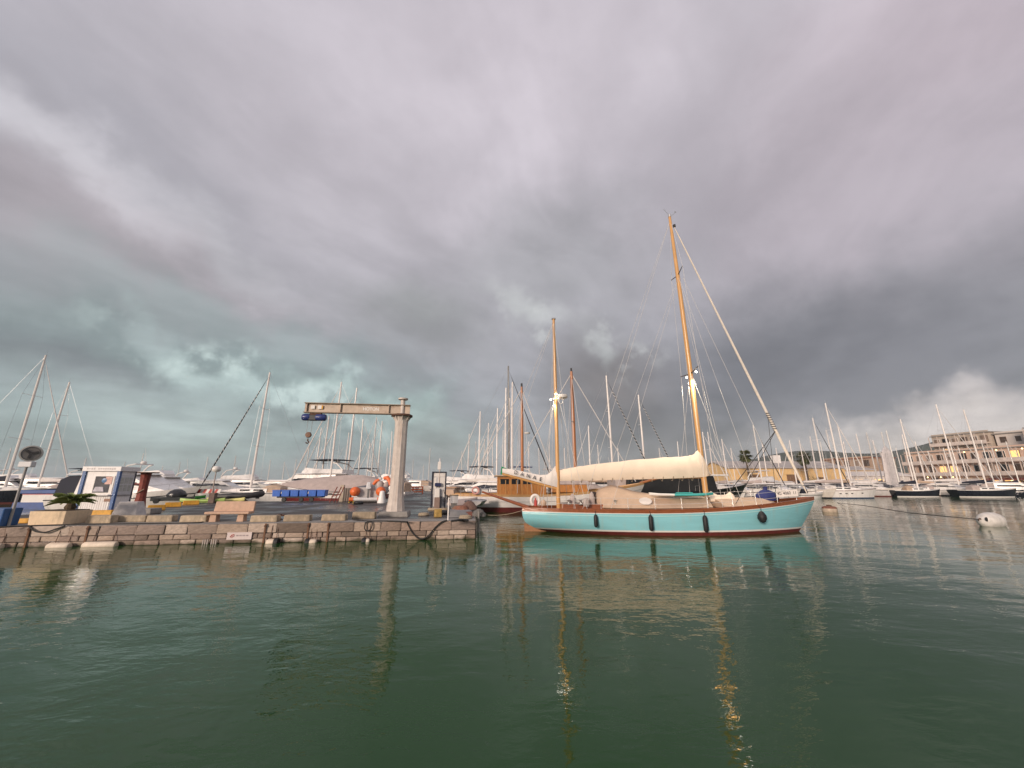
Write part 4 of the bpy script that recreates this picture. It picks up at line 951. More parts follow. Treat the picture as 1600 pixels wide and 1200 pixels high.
# trolley of blue tubs
tr = qthing('tub_trolley', 'low dark trolley carrying a row of blue tubs', 'trolley', 468, 784, QA - .05)
m = MB(); m.box((.1, 0, .42), (3.9, .9, .12)); m.build('bed', M('trolley_dark', (.03, .028, .028), .7, .3, 5), tr)
for x in (-1.2, .3, 1.2):
    m = MB(); m.lathe([(0, -.09), (.19, -.09), (.21, 0), (.19, .09), (0, .09)], 14, (x, -.42, .2), 'Y'); m.build('wheel', BLACK, tr)
tlab = ['leftmost', 'second from the left', 'third from the left', 'fourth from the left', 'fifth from the left', 'rightmost']
for k in range(6):
    t_ = thing('blue_tub', 'bright blue plastic tub on the trolley, %s of the six' % tlab[k], 'tub', tr.location + QU * (-1.92 + k * .77) + Vector((0, 0, .48)), QA - .05, 'blue tubs on the trolley')
    m = MB(); m.box((0, 0, .28), (.66, .8, .56), top=1.08); m.build('tub_body', BRBLUE, t_, bevel=.03)
    m = MB(); m.box((0, 0, .55), (.745, .9, .05)); m.build('tub_rim', BRBLUE, t_, bevel=.01)
    if k in (1, 4):
        m = MB(); m.box((-.33, -.45, .33), (.05, .01, .2)); m.build('tub_label', TRIMW, t_)
# RIB with orange float ends on its cradle
rib = thing('rescue_boat', 'grey inflatable rescue boat with orange tube ends on a cradle', 'boat', gp(578, 784, QZ), QA + R(4))
for s_ in (-1, 1):
    m = MB(); m.path([(s_ * 1.08, -1.7, .95), (s_ * 1.12, -.9, .95), (s_ * 1.1, 1.2, 1.0), (s_ * .6, 2.6, 1.15), (0, 3.0, 1.25)], [.36, .40, .40, .36, .3], 14); m.build('tube', GREYR, rib, smooth=True)
    m = MB(); m.lathe([(.41, 0), (.40, .3), (.30, .48), (.12, .58), (0, .6)], 16, (s_ * 1.08, -1.55, .95), 'Y'); m.build('orange_tube_end', ORANGE, rib, smooth=True)
m = MB(); m.prism([(-1.0, .95), (-.9, .5), (0, .3), (.9, .5), (1.0, .95), (.8, 1.3), (-.8, 1.3)], -1.5, 2.2, 'xz', .5); m.build('hull', GREYW, rib)
ob = MB(); ob.box((0.05, -1.75, 1.45), (.42, .5, .62), top=.8); ob.build('outboard_cowl', KGREY, rib, bevel=.08)
ob = MB(); ob.box((.05, -1.8, .85), (.16, .2, .9)); ob.build('outboard_leg', M('leg_grey', (.15, .15, .15), .4, .2, 5), rib, bevel=.02)
for x, y, z, w_ in ((.75, .2, 1.75, .6), (1.35, .0, 1.7, .5)):
    m = MB(); m.lathe([(0, 0), (w_ * .5, .02), (w_ * .55, .25), (w_ * .4, .5), (0, .55)], 12, (x, y, z - .45)); m.build('gear_bag', GREYC, rib, smooth=True)
m = MB(); m.path([(1.05, .3, 2.1), (1.35, .2, 2.15), (1.62, .0, 1.85), (1.72, -.1, 1.45)], [.16, .2, .2, .16], 12); m.build('orange_float', ORANGE, rib, smooth=True)
m = MB(); m.path([(.1, .6, 1.55), (.35, .5, 1.85), (.6, .5, 1.95)], [.14, .17, .14], 12); m.build('orange_float', ORANGE, rib, smooth=True)
m = MB(); m.tube((-1.3, -1.8, .3), (1.25, -1.8, .3), .15, n=12); m.build('cradle_roller', KGREY, rib, smooth=True)
for s_ in (-1.3, 1.05):
    m = MB(); m.tube((s_ - .18, -1.8, .3), (s_ + .18, -1.8, .3), .17, n=12); m.build('orange_sleeve', ORANGE, rib, smooth=True)
m = MB(); m.box((0, .3, .2), (1.9, 2.6, .14)); m.build('cradle', RUSTB, rib)
m = MB(); m.lathe([(.36, 0), (.36, .1), (.27, .5), (.2, .95), (.1, 1.02), (0, 1.03)], 14); o = m.build('white_cone', KWHITE, None, smooth=40); o.location = gp(596, 786, QZ); tag(o, 'white tapered marker cone right of the rescue boat', 'cone')
pst = qthing('service_pillar', 'pale wooden service pillar left of the rescue boat', 'pillar', 533, 784)
m = MB(); m.box((0, 0, .75), (.34, .3, 1.5)); m.build('pillar_body', M('pale_wood', (.48, .39, .30), .7, .25, 5), pst, bevel=.02)
m = MB(); m.box((.0, -.16, .9), (.16, .02, .3)); m.build('socket_panel', KGREY, pst)
bx_ = qthing('timber_crate', 'grey timber crate with slats beside the service pillar', 'crate', 541, 783)
for k in range(4):
    m = MB(); m.box((-.3 + k * .2, 0, .6), (.15, .5, 1.2)); m.build('slat', M('crate_wood', (.24, .19, .16), .8, .3, 6, objvar=.25), bx_)
m = MB(); m.box((0, .0, .6), (.84, .4, .1)); m.build('band', RUSTB, bx_)
rk = qthing('red_trestle', 'rusty red folded trestle leaning by the service pillar', 'trestle', 524, 785)
for a in (-.25, .1, .35):
    m = MB(); m.tube((a - .25, 0, 0), (a + .25, .1, 1.35), .045, n=6); m.build('strut', RUST, rk)
m = MB(); m.tube((-.4, .05, .5), (.4, .05, .7), .04, n=6); m.build('crossbar', RUST, rk)
tag(hose([gp(545, 785, QZ + .05), gp(550, 784, QZ + .05), gp(556, 785, QZ + .05), gp(552, 786, QZ + .05)], .06, M('hose_yellow', (.45, .32, .05), .6, .2, 5), 'yellow_hose', 'short yellow hose lying in front of the rescue boat'))
# orange barrier far along the pier
ob_ = thing('orange_barrier', 'orange plastic barrier on the pier beyond the crane', 'barrier', gp(645, 772, QZ), QA + .9)
for k in range(3):
    m = MB(); m.box((0, 0, .3 + k * .35), (4.2, .1, .18)); m.build('rail', ORANGE, ob_)
for x in (-2, 0, 2):
    m = MB(); m.box((x, 0, .55), (.14, .14, 1.1)); m.build('upright', ORANGE, ob_)
# buoys on the right
by = thing('mooring_buoy', 'tan drum mooring buoy with dark rusty top near the turquoise bow', 'buoy', gp(1297, 800, 0))
m = MB(); m.lathe([(0, -.3), (.6, -.3), (.78, 0), (.80, .3), (.70, .55), (.55, .62), (0, .62)], 20); m.build('drum', M('buoy_tan', (.48, .38, .29), .7, .35, 3), by, smooth=40)
m = MB(); m.lathe([(.79, .44), (.73, .56), (.6, .66), (.45, .68), (0, .66)], 20); m.build('rusty_rim', M('rim_rust', (.22, .09, .06), .8, .4, 4), by, smooth=40)
m = MB(); m.lathe([(0, .6), (.3, .62), (.26, .82), (0, .86)], 12); m.build('dark_cap', RUSTB, by, smooth=40); by.scale = (.7, .7, .72)
b2 = thing('mooring_buoy', 'big white worn buoy floating at the right', 'buoy', gp(1551, 822, 0), R(12)); b2.scale = (.8, .85, 1.0)
m = MB(); rings = []
for k in range(13):
    u = -1 + 2 * k / 12; r_ = .62 * max(.03, 1 - abs(u) ** 2.6) ** .5
    rings.append([(u * 1.05, r_ * math.cos(2 * math.pi * j_ / 18) * .9, .30 + r_ * math.sin(2 * math.pi * j_ / 18) * .8) for j_ in range(18)])
m.loft(rings); m.build('float_body', M('buoy_white', (.64, .60, .56), .6, .3, 2.5, .02), b2, smooth=50)
m = MB(); m.path([(-1.0, 0, .38), (-1.15, -.05, .46), (-1.25, 0, .4), (-1.15, .06, .33)], .035, 6); m.build('shackle', RUSTB, b2)
m = MB(); m.lathe([(.12, 0), (.13, .03), (.1, .05), (0, .05)], 10, (-.95, -.25, .42), 'Y'); m.build('dark_eye', BLACK, b2)
hose([b2.location + Vector((-1.0, -.2, .4)), gp(1490, 808, .5), gp(1420, 801, .35), gp(1350, 790, .3), gp(1320, 787, .15), gp(1306, 785, -.05)], .028, DARKROPE, 'buoy_line', 'thin dark line running from the white buoy to the moored boats', 'rope')
# ------------------------------------------------------------------ moored boats
def sailboat(label, tip, Y, head, hull=WHITE, boot=REDB, cover=WHITEC, furl=WIREL, mastm=WMAST, Lk=.80, tent_m=None, group='sailing yachts moored around the harbour', stern=.75, minL=7, boomside=1, spreaders=2, mr=None, extra_list=0.0, furl_spiral=False, sag=None):
    p = at(tip[0], tip[1], Y); mh = p.z; Lb = max(minL, mh * Lk); hd = R(head); mx = Lb * .06
    Bm = Lb * .29; fb = .70 + Lb * .055
    root = thing('sailing_yacht', label, 'yacht', (p.x - mx * math.cos(hd), p.y - mx * math.sin(hd), 0), hd, group)
    Hb = Hull(Lb, Bm, fb, fb * .95, fb * 1.22, os=.35, ob=Lb * .06, ws=stern, wws=stern * .75, pw_st=1.5, pw_bow=1.1, full=.9, D=.4)
    Hb.body(hull, root, 16); Hb.band('boot_stripe', boot, root, 0.0, .14, .008, nt=16); Hb.deck(DECKW, root, .02, 12)
    if hull in (NAVY, BLACKH): Hb.band('sheer_stripe', TRIMW, root, lambda t: Hb.zs(t) - .08, lambda t: Hb.zs(t), .012, nt=16)
    else: Hb.band('sheer_stripe', NAVY if rnd.random() < .5 else REDB, root, lambda t: Hb.zs(t) - .14, lambda t: Hb.zs(t) - .07, .008, nt=16)
    m = MB(); rr = []
    for u, w_, h_ in ((-.12, .62, .42), (.05, .6, .48), (.16, .5, .42), (.26, .36, .22), (.3, .28, .02)):
        x = Lb * u; z = fb * .95; rr.append([(x, -Bm * .5 * w_, z), (x, -Bm * .5 * w_ * .9, z + h_), (x, Bm * .5 * w_ * .9, z + h_), (x, Bm * .5 * w_, z)])
    m.loft(rr); m.build('cabin', hull if hull in (WHITE, OFFW, GREYW) else WHITE, root, smooth=30)
    for s_ in (-1, 1):
        for x0, x1 in ((-.09, -.01), (.02, .1)):
            m = MB(); y = Bm * .5 * .6 * .965 * s_; m.box((Lb * (x0 + x1) / 2, y, fb * .95 + .27), (Lb * (x1 - x0), .03, .16)); m.build('window', GLASS, root)
    if Y < 76:
        for t_ in (.42, .5, .58, .74):
            for s_ in (-1, 1):
                w_ = Hb.pt(t_, .42, s_); m = MB(); m.box((w_.x, w_.y + s_ * .012, w_.z), (Lb * .028, .02, .14), rz=math.atan2(Hb.pt(t_ + .02, .42, s_).y - w_.y, Hb.pt(t_ + .02, .42, s_).x - w_.x)); m.build('hull_port', GLASS, root)
    m = MB(); rr = []
    for u, h_, w_ in ((-.22, .75, .5), (-.16, .95, .6), (-.1, .86, .56), (-.05, .42, .5)):
        x = Lb * u; z = fb * .95; rr.append([(x, -Bm * .5 * w_, z), (x, -Bm * .5 * w_ * .85, z + h_ * .8), (x, 0, z + h_), (x, Bm * .5 * w_ * .85, z + h_ * .8), (x, Bm * .5 * w_, z)])
    m.loft(rr); m.build('spray_hood', tent_m or rnd.choice([NAVYC, WHITEC, GREYC, TAN]), root, smooth=40)
    r0 = mr or (.068 + mh * .0036)
    m = MB(); m.path([(mx, 0, fb), (mx, 0, mh * .6), (mx - mh * .004, 0, mh)], [r0 * 1.1, r0, r0 * .75], 8); mo = m.build('mast', mastm, root, smooth=True)
    m = MB(); m.tube((mx, 0, mh), (mx - .05, 0, mh + .6), .015, n=4); m.build('aerial', WIRE, mo)
    for k in range(spreaders):
        z = fb + (mh - fb) * ((.5,) if spreaders == 1 else (.36, .68))[k]
        m = MB(); m.path([(mx - .15, -Bm * .30, z + .05), (mx, 0, z), (mx - .15, Bm * .30, z + .05)], .025, 5); m.build('spreader', mastm, mo)
    bz = fb + 1.15; bl = Lb * .38
    m = MB(); m.tube((mx - .1, 0, bz), (mx - bl, 0, bz + .05), .07, n=8); m.build('boom', mastm if mastm is not CARBON else ALU, root)
    if cover:
        m = MB(); rr = []
        for u, h_, w_ in ((0, .62, .10), (.06, .55, .17), (.3, .42, .2), (.7, .3, .17), (.97, .18, .1)):
            x = mx - .12 - (bl - .1) * u; rr.append([(x, -w_, bz + .02), (x, -w_ * .8, bz + h_ * .6), (x, 0, bz + h_), (x, w_ * .8, bz + h_ * .6), (x, w_, bz + .02), (x, 0, bz - .1)])
        m.loft(rr); m.build('sail_cover', cover, root, smooth=50)
    if furl:
        a = Vector((Lb * .5 - .25, 0, fb * 1.2)); b = Vector((mx + .1, 0, mh * .95))
        m = MB(); m.path([a, a.lerp(b, .06), a.lerp(b, .3), a.lerp(b, .92), b], [.02, .055 + mh * .001, .06 + mh * .001, .035, .012], 7); fo = m.build('furled_headsail', furl, root, smooth=True)
        if furl_spiral:
            m = MB(); d_ = (b - a).normalized(); s1 = d_.cross(Vector((0, 1, 0))).normalized(); pts = [a.lerp(b, .05 + .85 * k / 160) + (s1 * math.cos(k * .95) + Vector((0, 1, 0)) * math.sin(k * .95)) * .085 for k in range(161)]
            m.path(pts, .03, 4); m.build('sail_edge', TRIMW, fo)
    m = MB()
    for s_ in (-1, 1):
        m.tube((mx - .05, 0, mh * .985), (mx - .12, s_ * Bm * .30, fb + (mh - fb) * .68), .012, n=3); m.tube((mx - .12, s_ * Bm * .30, fb + (mh - fb) * .68), (mx - .1, s_ * Bm * .46, fb), .012, n=3)
    m.tube((mx, 0, mh), (-Lb * .5 + .15, 0, fb), .012, n=3); m.build('rigging', WIRE, root)
    m = MB()
    for s_ in (-1, 1): m.path([(Hb.pt(t, 0, s_).x, Hb.pt(t, 0, s_).y * .95, Hb.zs(t) + .55) for t in (.05, .3, .6, .85, .98)], .014, 4)
    for t in (.05, .3, .6, .85, .98):
        for s_ in (-1, 1): pp_ = Hb.pt(t, 0, s_); m.tube((pp_.x, pp_.y * .95, pp_.z), (pp_.x, pp_.y * .95, pp_.z + .55), .012, n=4)
    m.build('guard_rail', STEEL, root)
    return root

BWS = M('furled_dark', (.03, .03, .035), .7, .2, 5)
BL2 = 'white sailing yacht '
# left basin
sailboat('navy-hulled sailing yacht at far left with tall white mast', (73, 555), 50, 12, NAVY, REDB, NAVYC, WHITEC, WMAST, .82)
sailboat('white sailing yacht whose mast crosses the far-left headsail, left of the kiosk', (108, 597), 56, 190, WHITE, BLUEB, WHITEC, None)
sailboat('white sailing yacht with black and white striped furled headsail, left of the crane', (421, 582), 47, 185, WHITE, BLUEB, None, BWS, WMAST, .84, TAN, furl_spiral=True)
sailboat('white sailing yacht whose mast rises behind the crane beam left part', (533, 597), 52, 182, WHITE, REDB, GREYC, WHITEC, WMAST, .80)
sailboat('white sailing yacht with thin mast passing behind the crane hoist', (514, 650), 56, 170, WHITE, REDB, WHITEC, WIREL)
for (tp, Y, hd, lb) in [((557, 606), 58, 200, 'white sailing yacht whose mast tip shows above the crane beam middle'), ((568, 655), 62, 20, 'white sailing yacht with mast just right of the crane beam middle'), ((588, 652), 66, 175, 'white sailing yacht with the nearest of three masts left of the crane column'), ((597, 658), 72, 185, 'white sailing yacht with mast second left of the crane column'), ((613, 674), 76, 10, 'white sailing yacht with mast close against the crane column left side'), ((672, 700), 120, 180, 'far white sailing yacht with lone mast between crane and fuel pump'), ((225, 708), 100, 20, 'far sailing yacht with short mast above the kiosk right edge'), ((282, 722), 120, 10, 'far sailing yacht with short mast above the white flybridge'), ((325, 714), 105, 160, 'far sailing yacht with mast left of the white globe lamp'), ((369, 712), 105, 15, 'far sailing yacht with mast right of the white globe lamp'), ((349, 732), 140, 15, 'distant sailing yacht with stub mast just right of the globe lamp'), ((423, 719), 115, 30, 'far sailing yacht with short mast right of the striped headsail yacht'), ((463, 718), 120, 170, 'far sailing yacht with short mast above the white flybridge cruiser'), ((596, 729), 150, 10, 'distant sailing yacht with stub mast above the rescue boat'), ((655, 735), 170, 15, 'distant sailing yacht with tiny mast left of the fuel pump'), ((708, 722), 130, 175, 'far sailing yacht with mast just right of the fuel pump')]:
    sailboat(lb, tp, Y, hd, rnd.choice([WHITE, WHITE, OFFW]), rnd.choice([REDB, BLUEB]), rnd.choice([WHITEC, NAVYC, GREYC]), WIREL if Y < 80 else None, rnd.choice([WMAST, ALU]), spreaders=2 if Y < 80 else 1)
# middle basin
for (tp, Y, hd, kw_, lb) in [((750, 643), 66, 185, {}, 'white sailing yacht with leftmost tall mast right of the fuel pump'), ((744, 690), 80, 10, {}, 'sailing yacht with short mast just left of the leftmost tall centre mast'), ((757, 686), 85, 170, {'mastm': ALU}, 'sailing yacht with short alloy mast among the centre cluster'), ((763, 661), 72, 175, {}, 'white sailing yacht with the second tall mast of the centre cluster'), ((777, 638), 68, 190, {}, 'white sailing yacht with the third tall mast of the centre cluster'), ((795, 572), 50, 8, {'mastm': CARBON, 'furl': BWS, 'mr': .13, 'hull': WHITE, 'cover': OFFW}, 'sailing yacht with black mast and black furled headsail in the centre'), ((790, 606), 58, 185, {}, 'white sailing yacht with mast right against the black mast'), ((800, 597), 56, 176, {'mr': .14}, 'white sailing yacht with thick white mast right of the black mast'), ((796, 622), 64, 182, {}, 'white sailing yacht with the shorter mast beside the black mast'), ((948, 587), 52, 178, {'furl': BWS, 'furl_spiral': True}, 'white sailing yacht with mast and dark striped headsail above the cream sail cover'), ((998, 617), 56, 176, {'furl': BWS, 'furl_spiral': True}, 'white sailing yacht with dashed dark headsail left of the turquoise yawl main mast'), ((919, 665), 66, 180, {}, 'white sailing yacht with short mast between the brown and white masts'), ((1098, 675), 74, 175, {}, 'sailing yacht with mast just right of the varnished main mast'), ((1106, 675), 80, 185, {}, 'sailing yacht with second mast right of the varnished main mast'), ((1128, 686), 78, 180, {}, 'sailing yacht with third mast right of the varnished main mast'), ((1177, 664), 66, 182, {'mastm': ALU, 'furl': BWS}, 'sailing yacht with dark stay in front of the yellow warehouse')]:
    a_ = dict(hull=rnd.choice([WHITE, OFFW]), boot=rnd.choice([REDB, BLUEB]), cover=rnd.choice([WHITEC, GREYC, TAN]), furl=rnd.choice([WIREL, None, WHITEC])); a_.update(kw_)
    if hd > 90 and tp[0] > 940: hd -= 180
    sailboat(lb, tp, Y, hd, **a_)
# right basin
for (tp, Y, hd, kw_, lb) in [((1233, 688), 82, 178, {}, 'sailing yacht with short mast left of the turquoise headsail foot'), ((1249, 688), 84, 10, {}, 'sailing yacht with mast in front of the second palm'), ((1265, 682), 80, 172, {}, 'sailing yacht with mast just right of the second palm'), ((1270, 653), 72, 5, {'furl': BWS}, 'sailing yacht with tall mast and dark stay behind the white cruiser'), ((1290, 630), 65, -6, {'hull': WHITE, 'furl': WHITEC, 'Lk': .72, 'cover': GREYC}, 'white modern sailing yacht with tallest mast and white headsail at right'), ((1309, 664), 74, 6, {}, 'sailing yacht with mast behind the white modern yacht'), ((1291, 672), 86, 12, {}, 'far sailing yacht with thin mast left of the tallest right mast'), ((1338, 678), 90, 5, {}, 'far sailing yacht with faint mast before the hills'), ((1354, 676), 80, -4, {'hull': GREYW, 'mastm': ALU}, 'grey-hulled sailing yacht with mast before the hills'), ((1364, 688), 82, 8, {}, 'sailing yacht with shorter mast just right of the grey-hulled yacht'), ((1376, 707), 86, 8, {}, 'sailing yacht with short mast left of the white shrouded sail'), ((1385, 673), 72, -8, {'hull': GREYW, 'mastm': ALU, 'cover': None}, 'pale grey sailing yacht in front of the white shrouded sail'), ((1407, 655), 70, -8, {'hull': NAVY, 'boot': TRIMW, 'Lk': .56}, 'dark-hulled sailing yacht with white waterline stripe at right'), ((1409, 679), 76, 170, {}, 'sailing yacht with shorter mast beside the dark-hulled yacht mast'), ((1463, 632), 80, -14, {'hull': GREYW}, 'grey-hulled sailing yacht with tall mast before the balconied block'), ((1506, 640), 69, -10, {'hull': NAVY, 'boot': TRIMW, 'Lk': .62}, 'navy-hulled sailing yacht moored furthest right'), ((1484, 690), 92, -20, {'mastm': ALU}, 'sailing yacht with short mast before the lit lower terrace'), ((1526, 705), 90, -20, {'mastm': ALU}, 'sailing yacht with rightmost short mast before the lit terrace'), ((1450, 705), 96, -20, {'mastm': ALU}, 'sailing yacht with short mast left of the lit balconies'), ((1533, 688), 84, -20, {'mastm': ALU}, 'sailing yacht with slanting mast before the pale balcony wall')]:
    a_ = dict(hull=rnd.choice([WHITE, OFFW, GREYW]), boot=rnd.choice([REDB, BLUEB, NAVY]), cover=rnd.choice([WHITEC, GREYC, TAN, NAVYC]), furl=rnd.choice([WIREL, None])); a_.update(kw_)
    sailboat(lb, tp, Y, hd, **a_)

def motoryacht(label, pos, head, Lb, hull=WHITE, boot=NAVY, fly=True, sup=WHITE, bt=None, dome=True, name='motor_yacht', band=None):
    root = thing(name, label, 'boat', (pos[0], pos[1], 0), R(head), 'motor boats moored around the harbour')
    Bm = Lb * .31; fb = .6 + Lb * .075
    Hb = Hull(Lb, Bm, fb * .82, fb * .9, fb * 1.35, os=.25, ob=Lb * .13, ws=.9, wws=.85, pw_st=1.3, pw_bow=1.1, full=.88, tmax=.5, D=.4)
    Hb.body(hull, root, 18); Hb.band('boot_stripe', boot, root, 0.0, .18, .01, nt=18); Hb.deck(DECKW, root, .03, 12)
    Hb.band('rub_rail', band or (NAVY if hull is WHITE else TRIMW), root, lambda t: Hb.zs(t) * .72 - .04, lambda t: Hb.zs(t) * .72 + .04, .02, nt=18)
    z0 = fb * .9; H1 = Lb * .13
    def house(nm, mat, st):
        m = MB(); m.loft([[(x * Lb, -w_ * Bm, za), (x * Lb, -w_ * Bm * .84, zb), (x * Lb, w_ * Bm * .84, zb), (x * Lb, w_ * Bm, za)] for x, w_, za, zb in st]); return m.build(nm, mat, root, smooth=25)
    house('saloon', sup, [(-.30, .40, z0, z0 + H1), (.06, .40, z0, z0 + H1), (.20, .36, z0, z0 + H1 * .45), (.36, .24, z0, z0 + H1 * .12)])
    house('window_band', GLASS, [(-.26, .393, z0 + H1 * .5, z0 + H1 * .86), (.04, .393, z0 + H1 * .5, z0 + H1 * .86), (.12, .378, z0 + H1 * .48, z0 + H1 * .66), (.155, .37, z0 + H1 * .46, z0 + H1 * .5)])
    house('roof', sup, [(-.40, .40, z0 + H1, z0 + H1 + .12), (.05, .40, z0 + H1, z0 + H1 + .14), (.10, .3, z0 + H1, z0 + H1 + .06)])
    if fly:
        z1 = z0 + H1 + .12
        house('flybridge', sup, [(-.36, .36, z1, z1 + .5), (-.1, .37, z1, z1 + .6), (.0, .30, z1, z1 + .75), (.05, .2, z1, z1 + .3)])
        m = MB()
        for s_ in (-1, 1): m.path([(-.36 * Lb, s_ * .33 * Bm, z1 + .4), (-.30 * Lb, s_ * .33 * Bm, z1 + 1.3), (-.24 * Lb, s_ * .28 * Bm, z1 + 1.5)], .09, 6)
        m.tube((-.24 * Lb, -.29 * Bm, z1 + 1.5), (-.24 * Lb, .29 * Bm, z1 + 1.5), .09, n=6); m.build('radar_arch', sup, root)
        if bt: house('bimini', bt, [(-.36, .34, z1 + 1.75, z1 + 1.85), (-.2, .36, z1 + 1.82, z1 + 1.95), (-.04, .34, z1 + 1.75, z1 + 1.85)])
        if dome:
            m = MB(); m.lathe([(0, 0), (.3, .03), (.34, .16), (.22, .34), (0, .4)], 14, (-.25 * Lb, 0, z1 + 1.56)); m.build('radar_dome', TRIMW, root, smooth=True)
        m = MB(); m.tube((-.25 * Lb, .3, z1 + 1.5), (-.30 * Lb, .4, z1 + 3.6), .022, n=4); m.build('aerial', TRIMW, root)
    if not fly and name == 'motor_yacht':
        house('cockpit_canopy', rnd.choice([NAVYC, BLACK, TAN, GREYC, NAVYC]), [(-.47, .36, z0 - .1, z0 + H1 * .75), (-.40, .38, z0 - .1, z0 + H1 * .95), (-.305, .385, z0 - .1, z0 + H1 * .97)])
    if Lb < 10:
        m = MB(); m.box((-.5 * Lb - .25, 0, .75), (.4, .45, 1.0), top=.75); m.build('outboard', M('outboard_black', (.03, .03, .034), .35, .2, 5), root, bevel=.06)
    m = MB()
    for s_ in (-1, 1):
        m.path([(Hb.pt(t, 0, s_).x, Hb.pt(t, 0, s_).y * .95, Hb.zs(t) + .5) for t in (.55, .7, .85, .98)], .018, 4)
        for t in (.55, .7, .85, .98): pp_ = Hb.pt(t, 0, s_); m.tube((pp_.x, pp_.y * .95, pp_.z), (pp_.x, pp_.y * .95, pp_.z + .5), .014, n=4)
    m.build('bow_rail', STEEL, root)
    for x in (.12, .22, .3):
        m = MB(); tt = .5 + x; w_ = Hb.pt(tt, .35, -1); m.lathe([(0, -.02), (.16, -.02), (.16, .02), (0, .02)], 10, (w_.x, w_.y - .01, w_.z), 'Y'); m.build('porthole', GLASS, root)
    return root
def gpx(px, Y): return ((px - 800) / FPX * (Y * CP - 1.2 * SP), Y)
motoryacht('white motor yacht with dark window band behind the red column', gpx(208, 37), -6, 13.5, WHITE, NAVY, False)
motoryacht('white flybridge motor yacht behind the dark trailer', gpx(252, 50), -4, 13, WHITE, NAVY, True)
motoryacht('small white motor cruiser with radar arch left of the globe lamp', gpx(310, 60), 5, 9, WHITE, NAVY, True)
motoryacht('white motor yacht half hidden behind the kiosk', gpx(92, 64), 8, 13, WHITE, NAVY, False)
motoryacht('white motor boat at the far left behind the navy yacht', gpx(12, 62), 5, 11, WHITE, NAVY, True)
motoryacht('white flybridge cruiser with dark bimini behind the striped headsail yacht', gpx(482, 56), 175, 15.5, WHITE, NAVY, True, bt=NAVYC)
motoryacht('white motor cruiser behind the tubs trolley', gpx(585, 58), 170, 11, WHITE, BLUEB, False)
motoryacht('white fishing cruiser far behind the crane column', gpx(600, 84), 182, 14, WHITE, REDB, True)
motoryacht('white motor boat moored left of the pier beyond the crane', gpx(628, 92), -60, 12, WHITE, REDB, False)
motoryacht('white flybridge boat right of the fuel pump', gpx(728, 62), 184, 12, WHITE, NAVY, True, bt=NAVYC)
motoryacht('white motor cruiser right behind the covered dinghies', gpx(757, 50), 178, 10, OFFW, NAVY, False)
motoryacht('white flybridge motor yacht in the middle behind the ketch', gpx(790, 74), 178, 14, WHITE, NAVY, True, bt=BLUEC)
motoryacht('small brown and white fishing boat beside the pier right of the pump', gpx(714, 46), 80, 7, OFFW, REDB, False, sup=M('fish_brown', (.36, .22, .14), .6, .2, 4))
# fill the berths: more hulls and masts in the rows behind
fillm = [(150, 72, 6, 12, True, 'white flybridge boat far behind the kiosk roof'), (342, 58, 8, 11, False, 'white motor cruiser just right of the globe lamp'), (392, 66, 4, 12, True, 'white flybridge boat behind the striped headsail yacht stern'), (432, 60, 178, 11, False, 'white motor cruiser left of the flybridge cruiser'), (548, 70, 184, 12, True, 'white flybridge boat behind the crane beam end masts'), (640, 110, 176, 12, False, 'far white motor boat beyond the orange barrier'), (190, 84, 10, 14, True, 'far white flybridge boat right of the kiosk'), (40, 80, 5, 14, True, 'far white flybridge boat at the left behind the navy yacht'),
 (700, 78, 175, 11, True, 'white flybridge boat behind the fuel pump'), (770, 56, 186, 9, False, 'white motor boat in front of the centre masts'), (845, 80, 180, 13, True, 'far white flybridge boat behind the ketch wheelhouse'), (1100, 70, 2, 12, True, 'white flybridge boat right of the varnished main mast'), (1130, 58, -72, 8, False, 'white small cabin boat beside the black hull bow'), (1228, 74, 8, 10, False, 'white motor boat below the warehouse right end'), (1300, 76, 6, 10, False, 'pale motor boat behind the white modern yacht cockpit'), (1365, 74, -75, 9, False, 'white cabin boat bow-on left of the shrouded sail'), (1420, 84, -70, 9, False, 'white cabin boat right of the shrouded sail'), (1445, 82, -70, 9, False, 'white cabin boat behind the dark-hulled yacht'), (1520, 84, -65, 10, False, 'white cabin boat behind the navy-hulled yacht'), (1562, 80, -60, 9, False, 'white cabin boat before the lit terrace at right')]
for px, Y, hd, Lb, fly, lb in fillm: motoryacht(lb, gpx(px, Y), hd, Lb, rnd.choice([WHITE, WHITE, OFFW]), NAVY, fly, bt=rnd.choice([None, NAVYC, WHITEC]) if fly else None)
